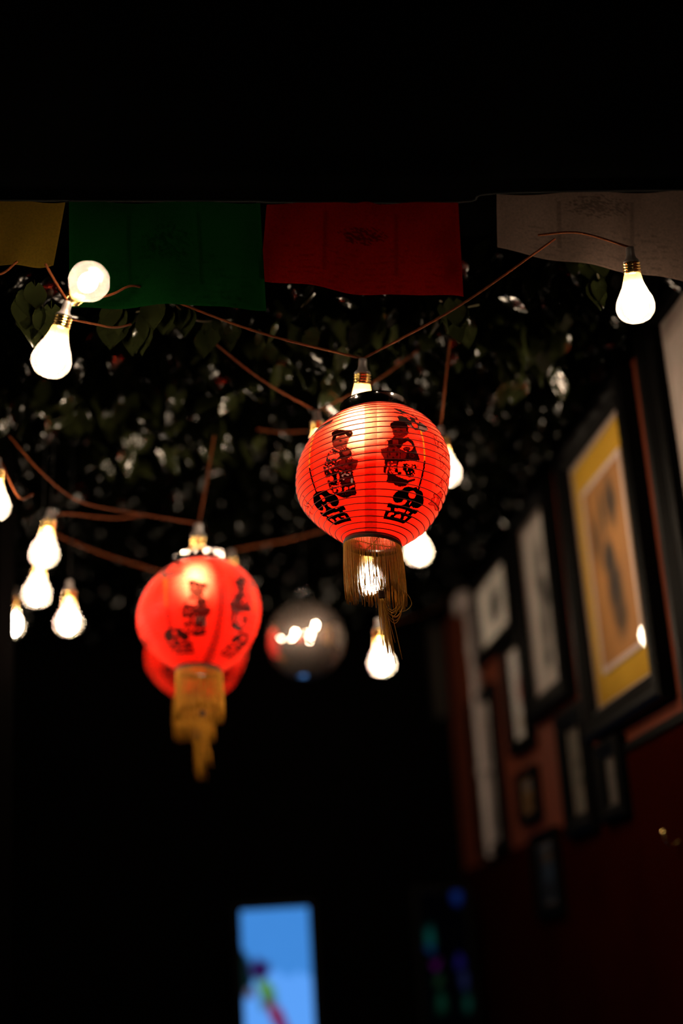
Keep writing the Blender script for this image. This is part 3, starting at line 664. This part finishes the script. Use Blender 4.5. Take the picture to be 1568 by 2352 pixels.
def hang(key, label):
    t = tops[key]; P = spline([t, np.array([t[0] + 0.004, t[1] + 0.02, (t[2] + ZC) / 2]), np.array([t[0] + 0.006, t[1] + 0.03, ZC - 0.003])], 8)
    o = MB().tube(P, 0.0014, 6).build('bulb_cable', MAT['cord'], None, True); tag(o, label, 'cable', 'black cables of the far bulbs')
hang('under', 'black cable of the bulb right of the gold fringe'); hang('tail', 'black cable of the bulb behind the tassel tip')
hang('fringe', 'black cable of the bulb behind the gold fringe'); hang('lan3', 'black cable of the rear lantern bulb')
for k, nm in (('l1', 'topmost'), ('l2', 'middle'), ('l3', 'lowest')): hang(k, 'black cable of the %s bulb of the left trio' % nm)
for k, nm in (('m1', 'left'), ('m2', 'right')): hang(k, 'black cable of the %s added bulb hidden behind the mirror ball' % nm)
for k, nm in (('b1', 'nearest'), ('b2', 'middle'), ('b3', 'farthest')): hang(k, 'black cable of the %s added bulb hidden behind the sharp lantern' % nm)
hang('l4', 'black cable of the added bulb behind the dark post')

# dark post that hides half of the bulb added for a reflection
b = MB().box((-0.015, -0.012, 0), (0.015, 0.012, 1)); pc = on_depth(14, 1437, 3.0)
p_ = b.build('post', MAT['dark_wall']); p_.location = (pc[0], pc[1], 0); p_.scale = (1, 1, ZC - 0.002); tag(p_, 'narrow dark post at the far left, half hiding the added bulb', 'post')

# ------------------------------------------------------------------ mirror ball
mb_c = at(702, 1470, 3.55); rb = 0.097
root = empty('mirror_ball', mb_c); tag(root, 'silver mirror ball between the blurred lantern and the gold tassel', 'mirror ball')
pr = [(max(rb * math.sin(math.pi * i / 40), 1e-4), rb * math.cos(math.pi * i / 40)) for i in range(41)]
MB().lathe(pr, 80).build('ball', MAT['mirror'], root, True)
MB().lathe([(0.0001, 0.117), (0.010, 0.117), (0.012, 0.113), (0.013, 0.096), (0.016, 0.0945), (0.016, 0.092)], 24).build('cap', MAT['chrome'], root, True)
MB().tube([(0.008 * math.cos(q), 0, 0.123 + 0.008 * math.sin(q)) for q in np.linspace(0, 2*math.pi, 20)], 0.0012, 6, False).build('ring', MAT['chrome'], root, True)
MB().tube([(0, 0, 0.131), (0.002, 0.0, (ZC - mb_c[2]) * .6), (0, 0, ZC - mb_c[2] - 0.002)], 0.0015, 6).build('hanging_cord', MAT['cord'], root, True)

# ------------------------------------------------------------------ prayer flags
def flag(tl, tr, bl, br, col, label, seed, prints=None, wave=0.006, tuft=None):
    """corners by where they hang: top corners on the flag line, the cloth falls from there"""
    TLp = on_level(*tl, ZC - 0.030); TRp = on_level(*tr, ZC - 0.030)
    BLp = on_depth(*bl, TLp[1] + 0.012); BRp = on_depth(*br, TRp[1] + 0.012)
    n, m_ = 96, 64; rnd = np.random.RandomState(seed); V = []; cols = []
    nrm = np.cross(TRp - TLp, [0, 0, 1.0]); nrm /= np.linalg.norm(nrm)
    p1, p2, p3 = rnd.rand(3) * 6
    for j in range(m_ + 1):
        v = j / m_
        for i in range(n + 1):
            u = i / n
            p = (TLp * (1-u) + TRp * u) * (1-v) + (BLp * (1-u) + BRp * u) * v
            p = p + nrm * (wave * v * (math.sin(u * 9 + p1 + v) + 0.6 * math.sin(u * 17 + p2 + 2 * v)) )
            p = p - np.array([0, 0, 1]) * (0.004 * v * math.sin(u * 7 + p3) - 0.003 * (1 - v) * math.sin(u * 11 + p1))
            if tuft and abs(u - tuft) < 0.06: p = p + np.array([0, 0, 0.006 * (1 - v) ** 6 * (1 - abs(u - tuft) / 0.06)])
            V.append(p); c = np.array(col)
            e = min(u, 1 - u, 1 - v)
            if e < 0.018: c = c * 1.15
            elif 0.085 < e < 0.092: c = c * 0.85
            if prints: c = prints(u, v, c)
            cols.append((*np.clip(c, 0, 1), 1))
    Fc = [(j*(n+1)+i, j*(n+1)+i+1, (j+1)*(n+1)+i+1, (j+1)*(n+1)+i) for j in range(m_) for i in range(n)]
    me = mesh('prayer_flag', V, Fc, True); a = me.color_attributes.new('ink', 'FLOAT_COLOR', 'POINT')
    a.data.foreach_set('color', np.array(cols, 'f').ravel()); me.materials.append(MAT['flag'])
    o = obj('prayer_flag', me); tag(o, label, 'prayer flag', 'prayer flags across the ceiling'); return TLp, TRp
def woodcut(cx, cy, rx, ry, s, dark):
    g = np.random.RandomState(s).rand(40, 40)
    def f(u, v, c):
        a, b = (u - cx) / rx, (v - cy) / ry
        if a * a + b * b < 1 and g[int((a + 1) * 19), int((b + 1) * 19)] > 0.35 + 0.5 * (a * a + b * b): return c * dark
        if 0.30 < u < 0.68 and 0.12 < v < 0.80 and (abs(u - 0.31) < .008 or abs(u - 0.67) < .008): return c * 0.7
        if v > 0.5 and g[int(u * 39), int(v * 39)] > 0.72 and 0.1 < u < 0.9 and int(v * 30) % 2: return c * 0.75
        return c
    return f
fl = []
fl += flag((-160, 463), (150, 463), (-165, 612), (122, 608), (0.047, 0.028, 0.0032), 'ochre yellow prayer flag cut off at the left edge', 11)
fl += flag((158, 464), (597, 464), (160, 706), (612, 704), (0.0008, 0.0090, 0.0015), 'large dark green prayer flag behind the end-on bulb', 12, woodcut(.5, .4, .14, .2, 5, .55))
fl += flag((612, 466), (1052, 466), (598, 648), (1062, 690), (0.040, 0.0006, 0.0004), 'deep red prayer flag with faint printed emblem', 13, woodcut(.5, .36, .13, .11, 6, .35), tuft=0.52)
fl += flag((1140, 446), (1600, 438), (1143, 570), (1605, 655), (0.042, 0.028, 0.023), 'pale whitish prayer flag at the upper right with smudged print', 14, woodcut(.5, .2, .16, .16, 7, .5))
P = [np.array(p) + [0, 0, 0.002] for p in fl]
o = MB().tube(spline(P, 6), 0.0018, 6).build('flag_string', MAT['cord'], None, True); tag(o, 'thin black string along the tops of the prayer flags', 'string')

# ------------------------------------------------------------------ ivy over the ceiling
def leaf_geo(seed, L=0.052, W=0.040, fold=0.35, curl=0.012):
    rnd = random.Random(seed); prof = [(0.0, 0.30), (0.07, 0.72), (0.18, 0.96), (0.32, 1.0), (0.50, 0.84), (0.68, 0.58), (0.84, 0.31), (0.94, 0.12), (1.0, 0.01)]
    V = []; Fc = []; tw = rnd.uniform(-.25, .25); cup = rnd.uniform(0.5, 1.1); ky = rnd.uniform(0.8, 1.4)
    for t, wd in prof:
        y0 = t * L; zc = -curl * ky * t * t; hw = W / 2 * wd
        for q in (-1, -.55, 0, .55, 1):
            x = q * hw; z = zc + hw * (fold * abs(q) - cup * 0.55 * q * q) + x * tw * t + 0.0012 * math.sin(9 * t + 3 * q)
            V.append((x, y0 - (0.010 * abs(q) * max(0, 1 - t * 6)), z))
    for i in range(len(prof) - 1):
        for k in range(4):
            a_ = i * 5 + k; Fc.append((a_, a_+1, a_+6, a_+5))
    V += [(0.0008, 0, 0), (-0.0008, 0, 0), (-0.0006, -0.018, 0.006), (0.0006, -0.018, 0.006)]
    n = len(V); Fc.append((n-4, n-3, n-2, n-1))
    return V, Fc
LEAF_ME = []
for k in range(5):
    v, f = leaf_geo(k); me = mesh('leaf', v, f, True); me.materials.append(MAT['leaf']); LEAF_ME.append(me)
rnd = random.Random(77)
def rot_leaf(rn, hang_=True):
    yaw = rn.uniform(0, 2 * math.pi); pitch = rn.uniform(-1.45, -0.35); roll = rn.uniform(-0.9, 0.9)
    return Matrix.Rotation(yaw, 3, 'Z') @ Matrix.Rotation(pitch, 3, 'X') @ Matrix.Rotation(roll, 3, 'Y')
def vine(label, pts, n, spread, size=(0.85, 1.25), seed=1, face=None):
    rn = random.Random(seed); P = spline(pts, 12); base = P[0]
    root = empty('ivy_vine', base); tag(root, label, 'ivy', 'ivy strands along the ceiling')
    MB().tube(P - base, 0.0016, 5).build('stem', MAT['stem'], root, True)
    for k in range(n):
        q = P[rn.randrange(len(P))] - base + np.array([rn.gauss(0, spread), rn.gauss(0, spread), rn.gauss(-0.012, spread * .8)])
        if base[2] + q[2] > ZC - 0.03: q[2] = ZC - 0.03 - base[2] - rn.uniform(0, .02)
        o = obj('leaf', LEAF_ME[rn.randrange(5)], None, root); s_ = rn.uniform(*size)
        if face is not None and rn.random() < face:      # a leaf turned flat to the room, tip down
            R_ = Matrix.Rotation(rn.uniform(-.6, .6), 3, 'Z') @ Matrix.Rotation(rn.uniform(-1.75, -1.25), 3, 'X') @ Matrix.Rotation(rn.uniform(-.5, .5), 3, 'Y')
        else: R_ = rot_leaf(rn)
        o.matrix_local = Matrix.Translation(tuple(q)) @ R_.to_4x4() @ Matrix.Scale(s_, 4)
vine('lit ivy sprig left of the leaning pear bulb', [at(40, 690, 2.25), at(85, 680, 2.26), at(110, 740, 2.28)], 9, 0.014, (0.9, 1.2), 3, 0.9)
vine('lit ivy strand under the bottom hem of the green flag', [at(250, 720, 2.36), at(320, 715, 2.34), at(380, 690, 2.33), at(450, 735, 2.40), at(530, 735, 2.45)], 18, 0.013, (0.85, 1.2), 5, 0.9)
vine('small ivy sprig hanging beside the bulb under the white flag', [on_level(1300, 560, ZC - 0.002), at(1340, 590, 2.4), at(1365, 610, 2.4), at(1375, 640, 2.4)], 6, 0.010, (0.8, 1.1), 7, 0.8)
vine('ivy sprig under the lower right corner of the red flag', [at(1010, 690, 2.42), at(1040, 710, 2.42), at(1100, 700, 2.45)], 7, 0.012, (0.8, 1.1), 8, 0.6)
vine('ivy strand on the ceiling just under the red flag', [on_level(560, 720, 2.69), on_level(800, 720, 2.69), on_level(1000, 720, 2.69)], 50, 0.035, (0.8, 1.25), 9)
vine('ivy strand on the ceiling above the front lantern', [on_level(420, 860, 2.69), on_level(700, 800, 2.69), on_level(960, 860, 2.69)], 60, 0.045, (0.8, 1.25), 10)
vine('ivy strand on the ceiling right of the front lantern\'s twine', [on_level(1080, 760, 2.69), on_level(1220, 780, 2.69), on_level(1340, 720, 2.69)], 50, 0.04, (0.8, 1.25), 12)
vine('ivy strand on the ceiling below the leaning pear bulb', [on_level(10, 900, 2.69), on_level(200, 880, 2.69), on_level(420, 930, 2.69)], 50, 0.045, (0.8, 1.25), 14)
vine('ivy strand on the ceiling left of the front lantern', [on_level(250, 1010, 2.69), on_level(450, 960, 2.69), on_level(640, 960, 2.69)], 48, 0.05, (0.8, 1.25), 15)
# the rest of the canopy
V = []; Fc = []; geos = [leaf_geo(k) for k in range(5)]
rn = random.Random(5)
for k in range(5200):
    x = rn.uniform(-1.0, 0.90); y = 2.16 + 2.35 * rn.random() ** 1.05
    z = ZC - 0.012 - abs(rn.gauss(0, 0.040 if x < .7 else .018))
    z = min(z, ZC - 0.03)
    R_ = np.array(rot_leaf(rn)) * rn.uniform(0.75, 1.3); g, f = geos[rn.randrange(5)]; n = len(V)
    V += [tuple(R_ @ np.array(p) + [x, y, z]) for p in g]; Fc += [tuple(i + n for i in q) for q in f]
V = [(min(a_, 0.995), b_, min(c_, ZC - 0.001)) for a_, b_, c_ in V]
o = obj('ivy_foliage', mesh('ivy_foliage', V, Fc, True), MAT['leaf_shaded']); tag(o, 'dense dark ivy foliage covering the ceiling', 'foliage', kind='stuff')

# ------------------------------------------------------------------ pictures on the right wall
def sheet(name, y0, y1, z0, z1, x, mat, parent):
    """a flat sheet facing into the room; u runs from the far side to the near side"""
    me = mesh(name, [(x, y1, z0), (x, y0, z0), (x, y0, z1), (x, y1, z1)], [(0, 1, 2, 3)])
    uv = me.uv_layers.new(name='sheet'); uv.data.foreach_set('uv', [0, 0, 1, 0, 1, 1, 0, 1]); return obj(name, me, mat, parent)
def board(name, y0, y1, z0, z1, x0, x1, mat, parent):
    return MB().box((x0, y0, z0), (x1, y1, z1)).build(name, mat, parent)
def picture(label, y0, y1, z0, z1, bw, mat, art=None, win=None, depth=0.032, fillet=False, lip=False, group='framed pictures on the right wall'):
    """y0..y1, z0..z1: the mat (or sheet) you see inside the frame; bw: moulding width; z is above the camera"""
    z0 += 1.5; z1 += 1.5; cy = (y0 + y1) / 2; root = empty('framed_picture', (XW, cy, z0 - bw)); tag(root, label, 'picture', group)
    inv = lambda m: m
    def loc(o): o.location = (-XW, -cy, -(z0 - bw)); return o
    fr = MB(); x1 = XW - 0.001
    # moulding: stepped section swept round the four sides, mitred
    sec = [(0.0, 0.004), (0.0, 0.60 * depth), (0.18 * bw, 0.72 * depth), (0.30 * bw, 0.70 * depth), (0.55 * bw, depth), (0.85 * bw, depth), (bw, 0.82 * depth), (bw, 0.0)]
    V = []; n = len(sec)
    for sy, sz in ((-1, -1), (1, -1), (1, 1), (-1, 1)):
        for o_, h in sec:
            V.append((x1 - h, (y0 - o_) if sy < 0 else (y1 + o_), (z0 - o_) if sz < 0 else (z1 + o_)))
    Fq = []
    for k in range(4):
        k2 = (k + 1) % 4
        for i in range(n - 1): Fq.append((k*n+i, k2*n+i, k2*n+i+1, k*n+i+1))
    fr.add(V, Fq); loc(fr.build('frame', MAT['frame_black'], root))
    xm = x1 - 0.008
    loc(board('mat_board', y0, y1, z0, z1, xm, x1, mat, root))
    if art:
        a0, a1, b0, b1 = win; ya, yb = y0 + (y1-y0)*a0, y0 + (y1-y0)*a1; za, zb = z0 + (z1-z0)*b0, z0 + (z1-z0)*b1
        loc(sheet('print', ya, yb, za, zb, xm - 0.0012, art, root))
        if fillet:
            fb = MB(); e = 0.012
            for q in (((xm-.004, ya-e, za-e), (xm, yb+e, za)), ((xm-.004, ya-e, zb), (xm, yb+e, zb+e)), ((xm-.004, ya-e, za), (xm, ya, zb)), ((xm-.004, yb, za), (xm, yb+e, zb))): fb.box(*q)
            loc(fb.build('fillet', MAT['fillet'], root))
    if lip:
        fb = MB(); e = 0.010; h = 0.014
        for q in (((x1-h, y0, z0), (xm, y1, z0+e)), ((x1-h, y0, z1-e), (xm, y1, z1)), ((x1-h, y0, z0+e), (xm, y0+e*.5, z1-e)), ((x1-h, y1-e*.5, z0+e), (xm, y1, z1-e))): fb.box(*q)
        loc(fb.build('inner_lip', MAT['frame_lip'], root))
    loc(sheet('glass_pane', y0, y1, z0, z1, x1 - 0.0165, MAT['pane'], root))
    return root
K = (0.010, 0.009, 0.008); GR = (0.10, 0.09, 0.085)
art_brown = print_mat('print_brown_drawing', (0.22, 0.095, 0.022), [(.55,.45,.55,.60,0,(.27,.12,.03),.6), (.42,.80,.060,.17,.10,K,.5), (.66,.82,.20,.16,-.5,(.022,.012,.006),.8), (.20,.70,.17,.18,.3,(.06,.028,.010),.9),
    (.46,.55,.17,.12,0,(.012,.010,.008),.6), (.52,.36,.24,.21,0,(.016,.010,.007),.7), (.58,.20,.22,.15,.2,(.04,.02,.008),.8), (.85,.40,.10,.22,0,(.20,.09,.025),.9)])
art_tall = print_mat('print_ink_figure', (0.86, 0.76, 0.70), [(.52,.80,.26,.17,.1,(.16,.14,.13),.9), (.55,.60,.30,.13,-.3,(.05,.045,.042),.7), (.62,.50,.20,.10,0,(.02,.018,.017),.6), (.52,.34,.25,.19,.1,(.14,.125,.115),.8), (.50,.14,.20,.10,0,(.08,.07,.065),.7)])
art_diam = print_mat('print_ink_oval', (0.86, 0.78, 0.72), [(.52,.50,.26,.36,-.15,(.06,.058,.055),.6), (.45,.62,.12,.14,0,K,.7), (.56,.35,.12,.16,0,K,.8)])
art_red = print_mat('print_red_mark', (0.70, 0.66, 0.64), [(.78,.52,.34,.26,0,(.34,.02,.012),.4), (.5,.15,.3,.12,0,(.45,.38,.30),.8)])
art_dark = print_mat('print_dark_portrait', (0.16, 0.13, 0.12), [(.5,.5,.30,.42,0,(.03,.022,.02),.5), (.62,.3,.1,.3,0,(.10,.05,.035),.8)])
art_small = print_mat('print_small_marks', (0.28, 0.25, 0.21), [(.5,.58,.14,.07,0,K,.7), (.6,.36,.22,.06,.3,(.08,.07,.06),.8), (.45,.48,.06,.12,0,(.2,.18,.16),.8)])
art_faint = print_mat('print_faint_marks', (0.10, 0.085, 0.075), [(.5,.58,.14,.07,0,K,.7), (.6,.36,.22,.06,.3,(.03,.025,.02),.8)])
art_ink = print_mat('print_brush_bamboo', (0.26, 0.22, 0.20), [(.12,.70,.012,.22,.06,K,.4), (.10,.60,.010,.16,-.22,K,.4), (.16,.52,.045,.045,.8,K,.5), (.20,.40,.02,.24,.10,K,.5), (.14,.30,.05,.02,-.6,K,.5), (.3,.55,.05,.3,.2,K,.5), (.5,.5,.16,.2,0,GR,.8)])
art_blue = print_mat('print_blue_landscape', (0.10, 0.16, 0.28), [(.5,.8,.4,.14,0,(.25,.16,.08),.8), (.5,.2,.4,.2,0,(.05,.05,.07),.8)])
art_orange = print_mat('print_orange_sketch', (0.40, 0.22, 0.08), [(.5,.8,.5,.14,0,(.16,.2,.3),.8), (.5,.3,.3,.2,0,(.12,.05,.02),.8)])
picture('tall picture with ochre mat and brown drawing, largest on the wall', 2.772, 3.198, 0.570, 1.165, 0.060, MAT['mat_yellow'], art_brown, (.17, .83, .145, .845), 0.040, True, True)
picture('white brush drawing cut off by the right edge of the picture', 1.80, 2.505, 0.48, 1.217, 0.075, MAT['mat_dim'], art_ink, (.02, .96, .02, .93), 0.045)
picture('tall white picture with black ink figure, left of the ochre one', 3.448, 3.732, 0.706, 1.178, 0.055, MAT['mat_white'], art_tall, (.10, .90, .06, .92), 0.038, False, True)
picture('small white picture with dark oval, nearest the grey pipe', 3.93, 4.345, 0.980, 1.172, 0.042, MAT['mat_white'], art_diam, (.08, .92, .06, .94), 0.03)
picture('white print with red mark below the dark oval picture', 3.86, 4.03, 0.640, 0.898, 0.036, MAT['mat_white'], art_red, (.06, .94, .05, .95), 0.03)
picture('grey portrait print with dark figure, beside the grey pipe', 4.285, 4.56, 0.40, 0.830, 0.036, MAT['mat_grey'], art_dark, (.22, .80, .08, .88), 0.03)
picture('small white print below and left of the ochre picture', 3.356, 3.50, 0.368, 0.577, 0.048, MAT['mat_grey'], art_small, (.02, .98, .02, .98), 0.03)
picture('dimmest small print, right of the small white one', 3.095, 3.207, 0.356, 0.464, 0.034, MAT['mat_dim'], art_faint, (.02, .98, .02, .98), 0.03)
picture('faint blue print low on the wall beyond the small prints', 3.72, 3.92, 0.18, 0.34, 0.03, MAT['mat_grey'], art_blue, (.05, .95, .05, .95), 0.025)
picture('little sketch in orange and blue below the red-marked print', 3.86, 4.02, 0.43, 0.53, 0.022, MAT['mat_grey'], art_orange, (.05, .95, .05, .95), 0.025)

# grey pipe with its fittings
pb = on_wall(1078, 1380, XW - 0.02); root = empty('wall_pipe', (XW - 0.024, pb[1], 1.86)); tag(root, 'grey vertical pipe with clamps at the far end of the right wall', 'pipe')
zt = ZC - 0.06 - 1.86
MB().lathe([(0.016, 0.0), (0.0165, 0.002), (0.0165, zt)], 18, True, True).build('tube', MAT['pipe'], root, True)
MB().box((-0.040, -0.05, zt - 0.035), (0.0235, 0.06, zt + 0.02)).build('junction_box', MAT['pipe'], root)
for z_ in (0.265, zt - 0.16):
    cl = MB().lathe([(0.0165, -0.010), (0.021, -0.010), (0.021, 0.010), (0.0165, 0.010)], 18); cl.box((-0.012, -0.050, -0.009), (0.0235, 0.050, 0.009))
    c_ = cl.build('clamp', MAT['pipe'], root); c_.location = (0, 0, z_)

# brass hook
hk = on_wall(1543, 1922, XW - 0.02); root = empty('coat_hook', (XW - 0.001, hk[1], hk[2] - 0.02)); tag(root, 'tiny brass hook glinting low on the right wall', 'hook')
MB().box((-0.004, -0.008, 0.0), (0, 0.008, 0.045)).build('plate', MAT['brass'], root)
MB().tube(spline([(-0.004, 0, 0.012), (-0.02, 0, 0.004), (-0.032, 0, 0.012), (-0.034, 0, 0.026)], 6), 0.003, 8).build('prong', MAT['brass'], root, True)
pr = [(max(0.006 * math.sin(math.pi * i / 10), 1e-4), 0.006 * math.cos(math.pi * i / 10)) for i in range(11)]
k_ = MB().lathe(pr, 14).build('knob', MAT['brass'], root, True); k_.location = (-0.034, 0, 0.030)

# ------------------------------------------------------------------ far end: a display panel, an added glowing panel and a dark picture
def panel(label, p0, p1, Y, mat, name='display_panel', zb=1.0):
    a = on_depth(*p0, Y); b = on_depth(*p1, Y); root = empty(name, ((a[0]+b[0])/2, Y, zb)); tag(root, label, 'screen')
    x0, x1 = a[0], b[0]; zt = (a[2] + b[2]) / 2; cx = (x0 + x1) / 2
    me = mesh('screen', [(x0-cx, -0.002, 0), (x1-cx, -0.002, 0), (x1-cx, -0.002, zt-zb), (x0-cx, -0.002, zt-zb)], [(0, 1, 2, 3)])
    uv = me.uv_layers.new(name='sheet'); uv.data.foreach_set('uv', [0, 0, 1, 0, 1, 1, 0, 1]); obj('screen', me, mat, root)
    e = 0.02; c_ = MB().box((x0-cx-e, 0, -e), (x1-cx+e, 0.04, zt-zb+e)); 
    for q in (((x0-cx-e, -0.01, -e), (x0-cx, 0, zt-zb+e)), ((x1-cx, -0.01, -e), (x1-cx+e, 0, zt-zb+e)), ((x0-cx, -0.01, -e), (x1-cx, 0, 0)), ((x0-cx, -0.01, zt-zb), (x1-cx, 0, zt-zb+e))): c_.box(*q)
    c_.build('case', MAT['screen_case'], root)
    st = MB().box((-0.03, 0.005, -zb), (0.03, 0.035, -e)); st.box((-0.12, -0.07, -zb), (0.12, 0.11, -zb + 0.02)); st.build('stand', MAT['screen_case'], root)
    return root
# the screen's picture: pale blue, lighter below, a coloured ribbon across its left side
SA = (0.055, 0.26, 0.73); SBr = (0.11, 0.37, 0.98)
def vv(y): return 1 - (y - 2088) / 264 * 0.49
scr = print_mat('screen_blue_image', SA, [(.5, vv(2232) - .60, 3.0, .60, 0, SBr, .04), (-.02, vv(2192), .24, .065, -.9, (.004, .01, .006), .4), (.02, vv(2240), .13, .10, .2, (.002, .012, .012), .4), (.25, vv(2222), .18, .055, 0, (.022, .001, .06), .5),
    (.33, vv(2268), .17, .045, -.2, (.09, .26, .012), .6), (.10, vv(2280), .10, .03, 0, (.10, .10, .16), .7), (.36, vv(2296), .16, .04, 0, (.03, .12, .02), .7), (.46, vv(2326), .19, .055, -.3, (.20, .012, .05), .6), (.58, vv(2360), .15, .05, -.3, (.15, .012, .12), .6)], emit=0.95, grain=0.05)
panel('blue glowing display panel at the bottom with a coloured ribbon on its left side', (552, 2092), (707, 2084), 4.6, scr, zb=1.05)
dim = print_mat('reflection_streak_glow', (0.0002, 0.0002, 0.0004), [(.85, vv(2095), .14, .05, 0, (.003, .012, .08), .8), (.35, vv(2080), .3, .02, 0, (.001, .002, .012), .9), (.20, vv(2190), .13, .06, 0, (.002, .035, .03), .9), (.18, vv(2215), .13, .02, 0, (.002, .012, .045), .8), (.28, vv(2250), .13, .022, 0, (.03, .001, .035), .8), (.32, vv(2285), .12, .03, 0, (.004, .014, .006), .8), (.34, vv(2335), .13, .05, 0, (.002, .018, .01), .9),
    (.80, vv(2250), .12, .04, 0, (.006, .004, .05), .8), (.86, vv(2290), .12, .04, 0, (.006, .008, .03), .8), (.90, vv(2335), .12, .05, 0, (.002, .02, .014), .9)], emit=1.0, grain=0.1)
panel('nearly dark added panel whose faint green and violet streaks imitate reflections', (958, 2052), (1062, 2046), 4.7, dim, zb=1.05)  # added panel; its glow stands in for streaks that look like reflections
a = on_depth(975, 1420, YB - 0.01); b = on_depth(1030, 1660, YB - 0.01)
root = empty('dark_picture', ((a[0]+b[0])/2, YB - 0.001, b[2])); tag(root, 'dark brown picture on the back wall left of the grey pipe', 'picture')
wd, ht = (b[0]-a[0])/2 + 0.015, a[2]-b[2]
fr = MB()
for q in (((-wd, -0.03, 0), (-wd+.018, 0, ht)), ((wd-.018, -0.03, 0), (wd, 0, ht)), ((-wd+.018, -0.03, 0), (wd-.018, 0, .018)), ((-wd+.018, -0.03, ht-.018), (wd-.018, 0, ht))): fr.box(*q)
fr.build('frame', MAT['frame_black'], root)
MB().box((-wd+.018, -0.008, .018), (wd-.018, 0, ht-.018)).build('canvas', principled('canvas_brown', (0.008, 0.004, 0.0013), 0.9, noise=(20, 0.5)), root)
